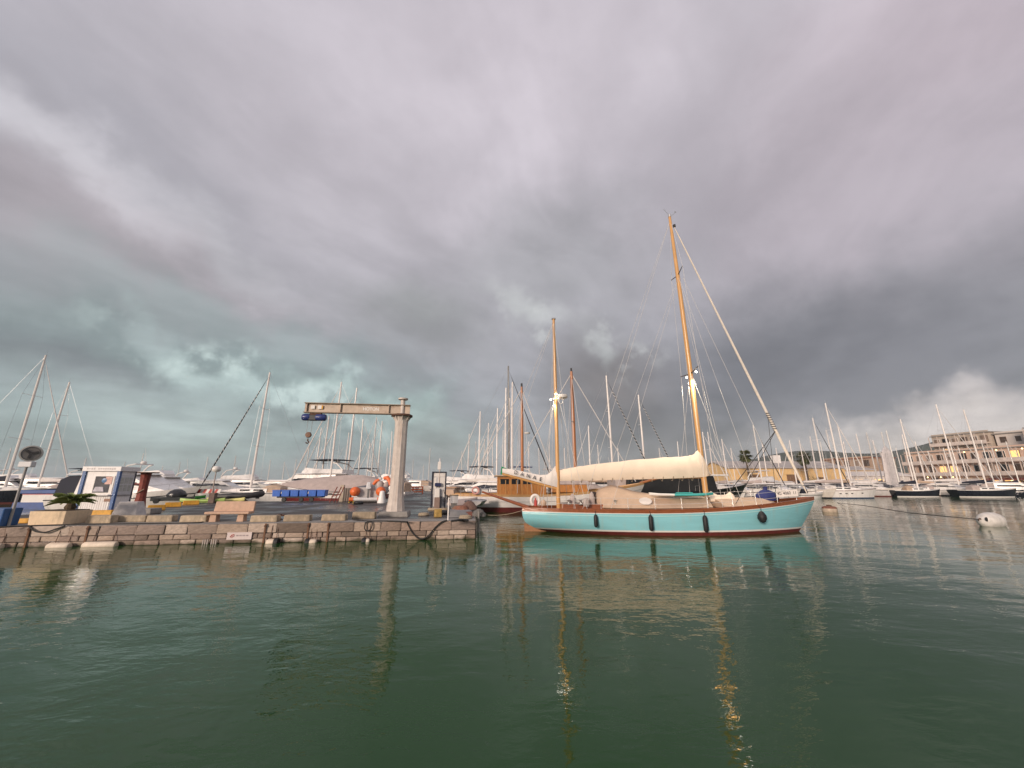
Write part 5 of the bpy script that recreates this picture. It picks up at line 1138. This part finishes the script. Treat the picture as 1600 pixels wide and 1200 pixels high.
fills = [(18, 700, 86, 'above the navy yacht'), (135, 715, 110, 'just left of the kiosk roof'), (196, 722, 120, 'above the kiosk right side'), (255, 728, 130, 'above the dark trailer'), (392, 728, 125, 'left of the striped yacht mast foot'), (445, 722, 112, 'left of the crane hook'), (484, 690, 84, 'under the crane hook'), (502, 668, 74, 'right under the blue hoist'), (545, 676, 80, 'under the middle of the crane beam'), (578, 690, 92, 'left of the crane column middle'), (606, 700, 100, 'touching the crane column left edge'), (646, 718, 125, 'just right of the crane column'), (662, 726, 135, 'above the orange barrier'), (722, 705, 98, 'right of the pump mast light'), (733, 678, 78, 'left of the centre cluster'), (770, 690, 90, 'inside the centre cluster, short'), (786, 672, 84, 'left of the black mast, short'), (826, 690, 95, 'right of the brown mizzen mast'), (842, 700, 100, 'above the wheelhouse'), (858, 690, 92, 'left of the varnished mizzen'), (882, 700, 100, 'right of the varnished mizzen'), (934, 695, 92, 'above the cream cover aft half'), (965, 700, 96, 'above the cream cover middle'), (1030, 700, 96, 'above the cream cover forward half'), (1058, 690, 90, 'left of the varnished main mast'), (1142, 700, 92, 'left of the first palm'), (1190, 690, 88, 'between the palms'), (1212, 700, 92, 'left of the furled headsail foot'), (1281, 690, 84, 'above the sheds'), (1318, 690, 90, 'right of the tallest right mast'), (1330, 700, 96, 'before the tiled house'), (1400, 700, 96, 'right of the shrouded sail tip'), (1430, 690, 88, 'left of the balconied block'), (1474, 700, 90, 'before the first balconies'), (1498, 700, 90, 'before the middle balconies'), (1550, 700, 88, 'before the right balconies'), (1572, 690, 82, 'before the pale right wall')]
for px, py, Y, w_ in fills: sailboat('distant sailing yacht with thin mast ' + w_, (px, py), Y, rnd.choice([0, 8, 180, 172]) if px < 1300 else -20, rnd.choice([WHITE, WHITE, OFFW]), rnd.choice([REDB, BLUEB]), rnd.choice([WHITEC, NAVYC, GREYC]), WIREL if rnd.random() < .4 else None, rnd.choice([WMAST, ALU]), spreaders=1)
# low blue and white harbour float at left
fl_ = thing('harbour_float', 'blue and white work float with a pink line left of the kiosk', 'float', at(100, 786, 41), R(6)); fl_.location.z = 0
m = MB(); m.box((0, 0, .25), (7.0, 2.4, .7)); m.build('pontoon', BRBLUE if False else M('float_blue', (.02, .07, .26), .5, .2, 3), fl_, bevel=.05)
m = MB(); m.box((.2, 0, 1.0), (6.2, 2.2, .8)); m.build('side_panel', TRIMW, fl_)
m = MB(); m.box((.2, 0, 1.37), (6.24, 2.24, .1)); m.build('pink_line', M('float_pink', (.5, .14, .18), .5, .2, 3), fl_)
m = MB(); m.box((.2, 0, 1.6), (6.6, 2.5, .34)); m.build('top_edge', M('float_blue', (.02, .07, .26)), fl_, bevel=.04)

# laid-up boat under a long grey-pink cover
cbx = gpx(520, 43.5); cbt = thing('covered_boat', 'dark red boat under a long greyish-pink cover behind the blue tubs', 'boat', (cbx[0], cbx[1], 0), R(181))
HC = Hull(11.5, 3.3, 1.25, 1.2, 1.55, os=.3, ob=.8, ws=.8, wws=.6, pw_st=1.5, pw_bow=1.1, full=.9, D=.4)
HC.body(M('hull_maroon', (.14, .02, .02), .35, .2, 2), cbt, 18); HC.band('boot_stripe', NAVY, cbt, 0.0, .12, .01); HC.band('gunwale', TRIMW, cbt, lambda t: HC.zs(t) - .3, lambda t: HC.zs(t), .02); HC.deck(DECKW, cbt)
tent('boat_cover', GREYC, [(-5.5, .8, 1.9, 2.5, .6), (-4.6, 1.5, 1.7, 3.0, .6), (-3, 1.75, 1.55, 3.3, .6), (-1, 1.8, 1.6, 3.25, .6), (1.2, 1.7, 1.7, 3.1, .6), (3.2, 1.3, 1.9, 2.9, .6), (4.8, .6, 2.1, 2.6, .6), (5.6, .15, 2.25, 2.4, .6)], cbt, .035)
m = MB(); m.path([(-1.2, -1.85, 1.1), (0, -1.9, 1.5), (1.5, -1.8, 1.2)], .03, 5); m.build('tie_rope', ROPE, cbt)

# varnished-wheelhouse ketch behind the yawl
kt = thing('wooden_ketch', 'white wooden motor ketch with varnished wheelhouse behind the turquoise stern', 'boat', (3.6, 37.2, 0), R(3))
HK = Hull(18, 4.6, 1.35, 1.3, 2.35, os=.9, ob=1.6, ws=.6, wws=.4, pw_st=2.0, pw_bow=1.2, full=.92, D=.5)
HK.body(M('ketch_white', (.74, .69, .65), .35, .1, 2), kt, 26); HK.band('boot_top', REDB, kt, 0.0, .42, .01); HK.deck(DECKT, kt, .02)
HK.band('wood_rail', M('ketch_rail', (.50, .28, .11), .35, .25, 5, stretch=(.3, 3, 3)), kt, lambda t: HK.zs(t) + .0, lambda t: HK.zs(t) + .2, .02)
HK.band('rub_strake', GREYW, kt, lambda t: HK.zs(t) - .45, lambda t: HK.zs(t) - .40, .015)
VW = M('varnished_teak', (.48, .20, .055), .3, .3, 5, stretch=(2, 2, .5))
hx0, hx1, hz0, hz1, hw = -5.0, -.6, 1.35, 3.05, 1.55
m = MB(); m.box(((hx0 + hx1) / 2, 0, (hz0 + hz1) / 2), (hx1 - hx0, hw * 2, hz1 - hz0)); m.build('wheelhouse', VW, kt, bevel=.02)
m = MB(); m.box(((hx0 + hx1) / 2, 0, hz1 + .05), (hx1 - hx0 + .5, hw * 2 + .4, .1)); m.build('wheelhouse_roof', M('roof_tan', (.5, .36, .22), .6, .2, 3), kt, bevel=.02)
for s_ in (-1, 1):
    for k in range(9):
        m = MB(); m.box((hx0 + .25 + k * (hx1 - hx0 - .5) / 8, s_ * (hw + .012), 2.05), (.055, .03, 1.36)); m.build('wall_batten', SPAR, kt)
    for k in range(4):
        m = MB(); m.box((hx0 + .65 + k * 1.02, s_ * (hw + .016), 2.6), (.78, .02, .45)); m.build('window', GLASS, kt)
m = MB(); m.box((-.5, 0, 2.45), (.05, 2.6, .6)); m.build('windscreen', GLASS, kt)
m = MB(); m.box((1.6, 0, 2.0), (3.4, 2.2, .7), top=.94); m.build('coachroof', VW, kt, bevel=.03)
m = MB(); m.box((2.0, 0, 2.5), (3.2, 2.3, .35), top=.85); m.build('deck_cover', GREYC, kt, bevel=.08)
for x in (-.9, 4.2, 6.1):
    t = (x + 9) / 18; p = HK.pt(t, .34, -1); m = MB(); m.lathe([(0, -.02), (.14, -.02), (.14, .02), (0, .02)], 12, (p.x, p.y - .01, p.z), 'Y'); m.build('porthole', BLACK, kt)
for (tx, ty, nm, r_) in ((815, 605, 'mizzen_mast', .15), (893, 580, 'main_mast', .18)):
    p = at(tx, ty, 37.2); lx = p.x - 3.6; m = MB(); m.path([(lx, 0, 1.3), (lx, 0, p.z * .6), (lx, 0, p.z)], [r_, r_, r_ * .7], 10); mo = m.build(nm, SPARD, kt, smooth=True)
    m = MB(); m.tube((lx, 0, p.z), (lx, 0, p.z + .35), .09, n=8); m.build('mast_cap', BLACK, mo)
    if nm == 'mizzen_mast':
        m = MB(); m.lathe([(0, 0), (.28, .02), (.3, .14), (0, .2)], 14, (lx + .5, -.1, p.z * .60)); m.build('radar', TRIMW, mo, smooth=True)
    else:
        m = MB(); m.path([(lx - .3, -.7, p.z * .62 - .1), (lx, 0, p.z * .62), (lx + .3, .7, p.z * .62 + .1)], .04, 5); m.build('spreader', BLACK, mo)
    m = MB()
    for s_ in (-1, 1):
        m.tube((lx, 0, p.z - .2), (lx - .6, s_ * 2.0, 1.6), .022, n=4); m.tube((lx, 0, p.z - .2), (lx + .7, s_ * 2.0, 1.6), .022, n=4)
    m.tube((lx, 0, p.z - .2), (lx - (4.6 if 'miz' in nm else 6.0), 0, 3.1 if 'miz' in nm else 3.2), .04, n=5)
    m.tube((lx, 0, p.z - .2), (8.2 if 'main' in nm else lx + 3.2, 0, 2.6), .045, n=5); m.build('rigging', WIREL, kt)
m = MB(); m.path([(8.6, 0, 2.45), (10.6, 0, 2.95)], [.13, .09], 8); m.build('bowsprit', SPARD, kt)
m = MB(); m.path([(-8.4 + .0, -1.6, 2.2), (-6.3, -2.1, 2.0), (-5.2, -2.2, 2.0)], .03, 5)
for x in (-8.2, -7.4, -6.5, -5.6): m.tube((x, -1.9, 1.35), (x, -1.95, 2.15), .02, n=5)
m.build('stern_rail', STEEL, kt)
m = MB(); m.path([(.28 * math.cos(R(a)), 0, .28 * math.sin(R(a))) for a in range(0, 361, 24)], .08, 8); o = m.build('lifebuoy', M('lifebuoy_pink', (.62, .30, .26), .5, .3, 3), kt, smooth=True); o.location = (-6.9, -2.15, 1.85)
m = MB(); m.box((-6.3, -1.75, 1.75), (1.0, .3, .5)); m.build('locker', TRIMW, kt, bevel=.03)
m = MB(); m.lathe([(0, 0), (.2, .05), (.24, .2), (.12, .4), (0, .44)], 12, (-6.3, -2.35, .65)); m.build('blue_fender', DBLUE, kt, smooth=True)
fg = MB(); fg.prism([(-.1, 0), (.55, -.15), (.65, .5), (.0, .75)], -.01, .01, 'xz'); o = fg.build('green_flag', M('flag_green', (.02, .25, .11), .8, .2, 3), kt); o.location = (-4.6, 0, 3.25)
# black covered motor yacht behind the foredeck
bk_ = motoryacht('black-hulled motor yacht with white deck edge behind the turquoise main mast', (18.0, 43, 0), 2, 15.5, BLACKH, REDB, False, band=BLACKH)
m = MB(); m.box((-1.6, 0, 2.2), (9.6, 4.6, 1.9), top=.94); m.build('dark_canopy', M('canopy_black', (.010, .010, .011), .6, .3, 2), bk_, bevel=.08)
m = MB(); m.box((-1.2, 0, 3.24), (11.0, 4.9, .15)); m.build('white_roof_edge', WHITE, bk_, bevel=.04)
# small motor boats on the right
for px, Y, hd, Lb, kw_, lb in [(1150, 60, -70, 8, {}, 'white cabin boat right of the black-hulled motor yacht'), (1186, 62, -80, 8, {'sup': OFFW}, 'cream cabin boat left of the blue sail bag'), (1212, 63, -75, 8.5, {'hull': GREYW}, 'grey cabin boat behind the white number board'), (1243, 66, -80, 8, {}, 'white cabin boat right behind the number board'), (1268, 66, -75, 8, {'hull': OFFW, 'sup': GREYW}, 'pale cabin boat at the turquoise bow tip'), (1205, 78, 10, 11, {'fly': True, 'bt': WHITEC}, 'white flybridge boat in front of the yellow warehouse'), (1165, 74, 185, 11, {}, 'white motor boat at the foot of the first palm'), (1345, 84, 5, 12, {}, 'white motor boat behind the white modern yacht'), (1395, 80, -60, 9, {'hull': GREYW}, 'grey motor boat below the shrouded sail'), (1482, 74, -70, 8.5, {'hull': GREYW}, 'grey motor boat between the two dark-hulled yachts'), (1588, 72, -40, 9, {'hull': NAVY}, 'dark motor boat at the far right edge'), (960, 58, 8, 13, {}, 'white motor yacht under the cream sail cover aft end'), (985, 60, 3, 10, {'bt': NAVYC, 'fly': True}, 'white cruiser with navy bimini behind the boom'), (905, 66, 180, 13, {'fly': True}, 'white flybridge boat behind the varnished wheelhouse')]:
    a_ = dict(fly=False, boot=NAVY); a_.update(kw_); motoryacht(lb, gpx(px, Y), hd, Lb, **a_)
for px, Y, z_, lb in [(1160, 57, 1.9, 'dark canvas boat canopy on posts beside the black hull'), (1205, 60, 1.9, 'dark canvas boat canopy on posts behind the blue sail bag'), (1258, 63, 1.8, 'dark canvas boat canopy on posts at the turquoise bow')]:
    p = gpx(px, Y); r_ = thing('tender', lb, 'boat', (p[0], p[1], 0), R(5)); Ht_ = Hull(6.2, 2.3, .8, .8, 1.1, os=.2, ob=.6, ws=.85, wws=.75, pw_st=1.3, pw_bow=1.1, D=.3)
    Ht_.body(WHITE, r_, 12); Ht_.deck(GREYW, r_, .1, 10); Ht_.band('rub_rail', BLACK, r_, .5, .6, .02, nt=12)
    m = MB(); m.box((-.6, 0, z_ + .2), (3.4, 2.0, .12), top=.9); m.build('canopy', NAVYC, r_, bevel=.04)
    for x in (-2.1, .9):
        for y in (-.9, .9):
            m = MB(); m.tube((x, y, .7), (x, y, z_ + .2), .03, n=5); m.build('post', STEEL, r_)
    m = MB(); m.box((-.3, 0, 1.05), (.9, .7, .8), top=.8); m.build('console', NAVYC, r_, bevel=.05)
# tall sail wrapped in white sheeting
wsx = at(1396, 755, 76); ws2 = thing('shrouded_sail', 'tall white sheet-wrapped sail hanging at the right basin', 'sail', (wsx.x, 76, 0.9), R(20))
m = MB(); rings = []
for k in range(15):
    u = k / 14; z = u * 8.4; r_ = 1.75 * (1 - .38 * u) if u < .86 else 1.07 * (1 - (u - .86) / .14 * .75)
    rings.append([((r_ * (1 + .10 * math.sin(7 * a_) + rnd.uniform(-.04, .04))) * math.cos(a_), r_ * .55 * math.sin(a_) * (1 + rnd.uniform(-.05, .05)), z) for a_ in [2 * math.pi * j_ / 22 for j_ in range(22)]])
m.loft(rings); m.build('sheet', M('sheet_white', (.60, .55, .54), .85, .18, 3, .03), ws2, smooth=60)
m = MB(); m.tube((0, 0, 8.2), (0, 0, 11.2), .09, n=8); m.build('mast_tip', ALU, ws2)
m = MB(); m.tube((-1.9, 0, 7.2), (1.9, 0, 7.3), .06, n=6); m.build('yard', ALU, ws2)

# ------------------------------------------------------------------ buildings on the right
def wall_building(name, label, A, B, z0, floors, fh, depth, wallm, winm=None, bays=8, balcony=True, roofm=None, lit=(), win=(1.5, 1.7), parap=.4):
    A, B = Vector((*A, z0)), Vector((*B, z0)); ln = (B - A).length; u = (B - A).normalized(); rz = math.atan2(u.y, u.x)
    r_ = thing(name, label, 'building', A, rz); Ht = floors * fh
    m = MB(); m.box((ln / 2, depth / 2, Ht / 2), (ln, depth, Ht)); m.build('wall', wallm, r_)
    m = MB(); m.box((ln / 2, depth / 2, Ht + .12), (ln + .7, depth + .7, .24)); m.build('roof', roofm or CONC, r_)
    m = MB(); m.box((ln / 2, .1, Ht + .24 + parap / 2), (ln, .2, parap)); m.build('parapet', wallm, r_)
    for f in range(floors):
        zc = f * fh
        for b in range(bays):
            x = ln * (b + .5) / bays; w_, h_ = win[0], win[1]
            m = MB(); m.box((x, -.02, zc + .6 + h_ / 2), (w_ + .2, .08, h_ + .2)); fr = m.build('window', TRIMW if rnd.random() < .6 else M('frame_brown', (.12, .07, .05), .6, .2, 4), r_)
            m = MB(); m.box((x, -.07, zc + .6 + h_ / 2), (w_, .02, h_)); m.build('pane', WARML if (f, b) in lit else rnd.choice([GLASS, M('pane_brown', (.09, .06, .045), .15, .3, 2), M('pane_curtain', (.30, .22, .17), .3, .3, 2)]), fr)
        if balcony and f > 0:
            m = MB(); m.box((ln / 2, -.75, zc), (ln, 1.5, .22)); bal = m.build('balcony', M('balcony_slab', (.56, .46, .40), .7, .15, 2), r_)
            m = MB(); m.box((ln / 2, -1.47, zc + .5), (ln - .02, .08, .82)); m.build('balustrade', M('balustrade', (.66, .56, .50), .6, .25, 1), bal)
            for b in range(bays + 1):
                m = MB(); m.box((.1 + (ln - .2) * b / bays, -1.36, zc + fh / 2), (.16, .12, fh - .24)); m.build('pillar', M('pillar_pale', (.56, .46, .40), .7, .15, 2), bal)
    return r_
lit = {(1, 3), (1, 4), (0, 5), (0, 6), (0, 7), (0, 8), (2, 9), (0, 4)}
wb_ = wall_building('balcony_block', 'long balconied seafront block with warm lit windows at far right', (118.2, 117), (120.8, 70), 1.0, 3, 3.15, 14, M('wall_pinkgrey', (.66, .47, .37), .8, .2, .4), bays=18, lit=lit, win=(1.5, 1.9))
wb_.rotation_euler.z = math.atan2(70 - 117, 2.6)
for b in (.5, 1.6, 2.5, 3.3, 4.4, 6.2, 7.5, 8.5):
    x = 47 * b / 13; f = rnd.choice((0, 1, 2)); m = MB(); m.lathe([(0, -.18), (.18, 0), (0, .18)], 10, (x, -1.2, f * 3.15 + 2.75)); m.build('lit_bulb', WARMB, wb_, smooth=True)
for k in range(16):
    m = MB(); m.lathe([(0, -.2), (.2, 0), (0, .2)], 10, (47 * (5.2 + k * .42) / 13, -.9 - .5 * (k % 3), 1.5 + .35 * (k % 2))); m.build('terrace_lamp', WARMB, wb_, smooth=True)
for k in range(7):
    m = MB(); m.prism([(0, 2.55), (-2.6, 2.0), (-2.6, 1.9), (0, 2.4)], 47 * (5.2 + k * .9) / 13, 47 * (5.2 + k * .9 + .84) / 13, 'yz'); m.build('awning', M('awning_brown', (.20, .06, .045), .8, .25, 2), wb_)
m = MB(); m.prism([(0, 2.5), (-2.8, 1.7), (-2.8, 1.6), (0, 2.35)], 47 * 2.6 / 13, 47 * 4.9 / 13, 'yz'); m.build('white_awning', WHITEC, wb_)
u1 = wall_building('grey_apartments', 'grey upper apartment block set back behind the balconied building', (131, 120), (133, 107), 1.0, 5, 3.0, 12, M('wall_greytan', (.46, .38, .31), .85, .2, .4), bays=6, lit={(3, 1)}, win=(1.4, 1.5))
wall_building('white_apartments', 'white upper house right of the grey apartments', (134, 106.5), (135.5, 98), 1.0, 5, 2.85, 12, M('wall_white', (.62, .55, .50), .8, .12, .4), bays=3, balcony=False, win=(1.1, 1.4))
wall_building('brick_house', 'red brick upper house behind the balconied building', (131, 97.5), (132.5, 91), 1.0, 5, 2.95, 12, M('wall_brick', (.30, .11, .07), .85, .25, 1.5), bays=3, balcony=True, win=(1.1, 1.5))
wall_building('pale_house', 'pale house at the right edge above the balconied building', (133, 90), (134.5, 78), 1.0, 4, 3.2, 12, M('wall_pale', (.56, .50, .48), .8, .12, .4), bays=4, balcony=False, win=(1.2, 1.4))
for nm, lb, c, ln, dp, h_, wm, rm, rz in [('tan_house', 'low tan house left of the balconied block', (112, 126), 10, 9, 9, M('wall_tan', (.42, .30, .22), .8, .2, .4), M('tile_roof', (.26, .10, .06), .85, .3, 1.2), -70)]:
    wall_building(nm, lb, (109, 136), (111.5, 121), 1.0, 3, 2.9, 9, wm, bays=5, balcony=False, roofm=rm)

# yellow warehouse with pitched roof
YEL = M('ochre_render', (.74, .50, .24), .85, .16, .5); RFP = M('roof_pale', (.42, .38, .36), .7, .2, .8)
def gable(name, label, x0, x1, y0, dp, hw, hr, wallm, roofm, doors, chimney=None, rz=0.0):
    r_ = thing(name, label, 'building', (x0, y0, 1.0), rz); ln = x1 - x0
    m = MB(); m.prism([(0, 0), (dp, 0), (dp, hw), (dp / 2, hr), (0, hw)], 0, ln, 'yz'); m.build('wall', wallm, r_)
    for s_ in (0, 1):
        a = (-.4, hw - .12) if s_ == 0 else (dp + .4, hw - .12)
        m = MB(); m.prism([a, (dp / 2, hr + .08), (dp / 2, hr + .26), (a[0], a[1] + .18)], -.4, ln + .4, 'yz'); m.build('roof_slope', roofm, r_)
    for x, w_, h_, mt_ in doors:
        m = MB(); m.box((x, -.04, h_ / 2), (w_, .12, h_)); d_ = m.build('door', mt_, r_); m = MB(); m.box((x, -.06, h_ + .1), (w_ + .3, .16, .2)); m.build('lintel', wallm, d_)
    for k in range(int(ln // 5)):
        m = MB(); m.box((2.5 + k * 5, -.1, hw / 2), (.3, .2, hw)); m.build('pilaster', wallm, r_)
    if chimney:
        m = MB(); m.box((chimney, dp * .4, hr + .6), (1.6, 1.4, 2.0)); m.build('chimney', WHITE, r_)
    return r_
WD = M('door_brown', (.20, .11, .06), .7, .2, 1)
g1 = gable('yellow_warehouse', 'ochre gabled warehouse with pale roof behind the palms', 50.5, 78, 92, 12, 4.7, 6.3, YEL, RFP, [(6, 2.6, 3.2, WD), (15, 2.6, 3.2, WD), (22, 2, 2.6, WD)], 15)
g2 = gable('ochre_sheds', 'lower ochre sheds right of the gabled warehouse', 78.5, 96, 104, 9, 4.6, 5.4, M('ochre_pale', (.76, .55, .30), .85, .16, .5), RFP, [(3, 1.6, 2.2, GLASS), (7, 1.6, 2.2, GLASS), (11, 1.6, 2.2, WD)])
g3 = gable('tile_roof_house', 'pale house with orange tiled roof before the hills', 101, 116, 128, 10, 4.6, 6.4, M('wall_orange', (.56, .33, .18), .85, .16, .5), M('tile_roof2', (.24, .085, .05), .85, .3, 1.2), [(3, 1.5, 2.4, GLASS), (6, 1.5, 2.4, GLASS), (9, 1.5, 2.4, GLASS)])
g4 = gable('white_marquee', 'long white marquee in front of the tiled house', 84, 101, 100, 8, 3.0, 4.0, WHITEC, WHITEC, [(4, 2, 2.2, WARML), (9, 2, 2.2, WARML)])
g5 = gable('quay_house', 'pinkish low house behind the palm left of the warehouse', 40, 51, 112, 10, 5.0, 6.2, M('wall_pink', (.50, .30, .25), .85, .2, .6), RFP, [(3, 1.4, 2.2, WD), (7, 1.4, 2.2, GLASS)])
g6 = gable('harbour_shed', 'brownish low shed behind the centre masts', 20, 40, 118, 8, 3.0, 4.2, M('shed_brown', (.24, .18, .15), .85, .2, .6), M('tile_roof3', (.20, .09, .06), .85, .3, 1.2), [(5, 2, 2.2, WD), (12, 2, 2.2, WD)])

# palms
PALM = M('palm_leaf', (.085, .095, .03), .6, .35, 1.5, objvar=.2); TRUNK = M('palm_trunk', (.10, .07, .05), .9, .35, 3, .03)
def palm(px, py, Y, ht_px, label, sc_=1.0):
    top_ = at(px, py, Y); r_ = thing('palm_tree', label, 'palm tree', (top_.x + .25, Y, 1.0)); hh = top_.z - 1.0
    m = MB(); pts = [(.25 * math.sin(u * 2.2) - .25 * u, 0, hh * u) for u in (0, .25, .5, .75, 1)]; m.path(pts, [.28, .23, .2, .2, .24], 9); m.build('trunk', TRUNK, r_, smooth=True)
    cr_ = bpy.data.objects.new('crown', None)
    for k in range(64):
        a = k * 2.4; ln = rnd.uniform(.95, 1.55) * sc_; el = rnd.uniform(-1.25, 1.4); m = MB(); pts = []
        for j_ in range(6):
            u = j_ / 5; pts.append(Vector((-.05 + ln * u * math.cos(el) * math.cos(a), ln * u * math.cos(el) * math.sin(a), hh + ln * u * math.sin(el) - .22 * ln * u * u)))
        m.path(pts, .02, 3); sd_ = Vector((-math.sin(a), math.cos(a), 0))
        c = pts[3]; fw = (pts[5] - pts[3]).normalized(); up_ = sd_.cross(fw).normalized()
        for q_ in range(13):                                   # fan of leaf blades
            an = (q_ - 6) / 6 * 1.5; dr = fw * math.cos(an) + sd_ * math.sin(an); tip = c + dr * rnd.uniform(.6, .85) * sc_ - Vector((0, 0, .12 * abs(an))); sdd = dr.cross(up_).normalized() * .08
            m.add([c - sdd * .3, c + dr * .35 + sdd, tip, c + dr * .35 - sdd], [(0, 1, 2, 3)])
        m.build('frond', PALM, r_)
palm(1163, 712, 82, 0, 'fan palm with dark trunk in front of the yellow warehouse gable', 1.05)
palm(1254, 716, 86, 0, 'fan palm half hidden by masts right of the warehouse', 1.15)
BUSH = M('bush_leaf', (.04, .055, .022), .6, .4, 2)
def bush(x, y, r0, label, n=900):
    b_ = thing('shrub', label, 'shrub', (x, y, 1.0)); m = MB()
    for k in range(n):
        d_ = Vector((rnd.gauss(0, 1), rnd.gauss(0, 1), rnd.gauss(0, 1))).normalized(); rr = r0 * (.55 + .5 * rnd.random()) * (1 + .25 * math.sin(5 * d_.x + 3 * d_.z)); p = Vector((d_.x * rr * 1.3, d_.y * rr, r0 * .9 + d_.z * rr * .85)); s_ = rnd.uniform(.08, .2); a = Vector((rnd.gauss(0, 1), rnd.gauss(0, 1), rnd.gauss(0, 1))).normalized(); bb = a.cross(d_).normalized()
        m.add([p, p + a * s_, p + a * s_ * .5 + bb * s_ * .6], [(0, 1, 2)])
    m.build('foliage', BUSH, b_); m = MB(); m.tube((0, 0, 0), (0, 0, r0), .12, n=6); m.build('stem', TRUNK, b_)
p = at(1272, 746, 88); bush(p.x, 88, 1.7, 'dark shrub at the right end of the ochre sheds')
p = at(1205, 747, 89); bush(p.x, 89, .9, 'small dark shrub by the warehouse door')
p = at(1440, 706, 126); bush(p.x + 1, 118, 1.4, 'shrub on the quay left of the balconied block')

# ------------------------------------------------------------------ air
HAZE = True
if HAZE:
    hz = MB(); hz.box((0, 0, 42), (5200, 5200, 88)); ho_ = hz.build('haze', M('tmp', (1, 1, 1))); ho_.data.materials.clear()
    hmz = bpy.data.materials.new('haze'); hmz.use_nodes = True; t = hmz.node_tree; t.nodes.remove(t.nodes['Principled BSDF'])
    pvn = t.nodes.new('ShaderNodeVolumePrincipled'); pvn.inputs['Color'].default_value = (.86, .90, .95, 1); pvn.inputs['Density'].default_value = .0002; pvn.inputs['Anisotropy'].default_value = .2
    t.links.new(pvn.outputs[0], t.nodes['Material Output'].inputs['Volume']); ho_.data.materials.append(hmz); tag(ho_, kind='stuff')
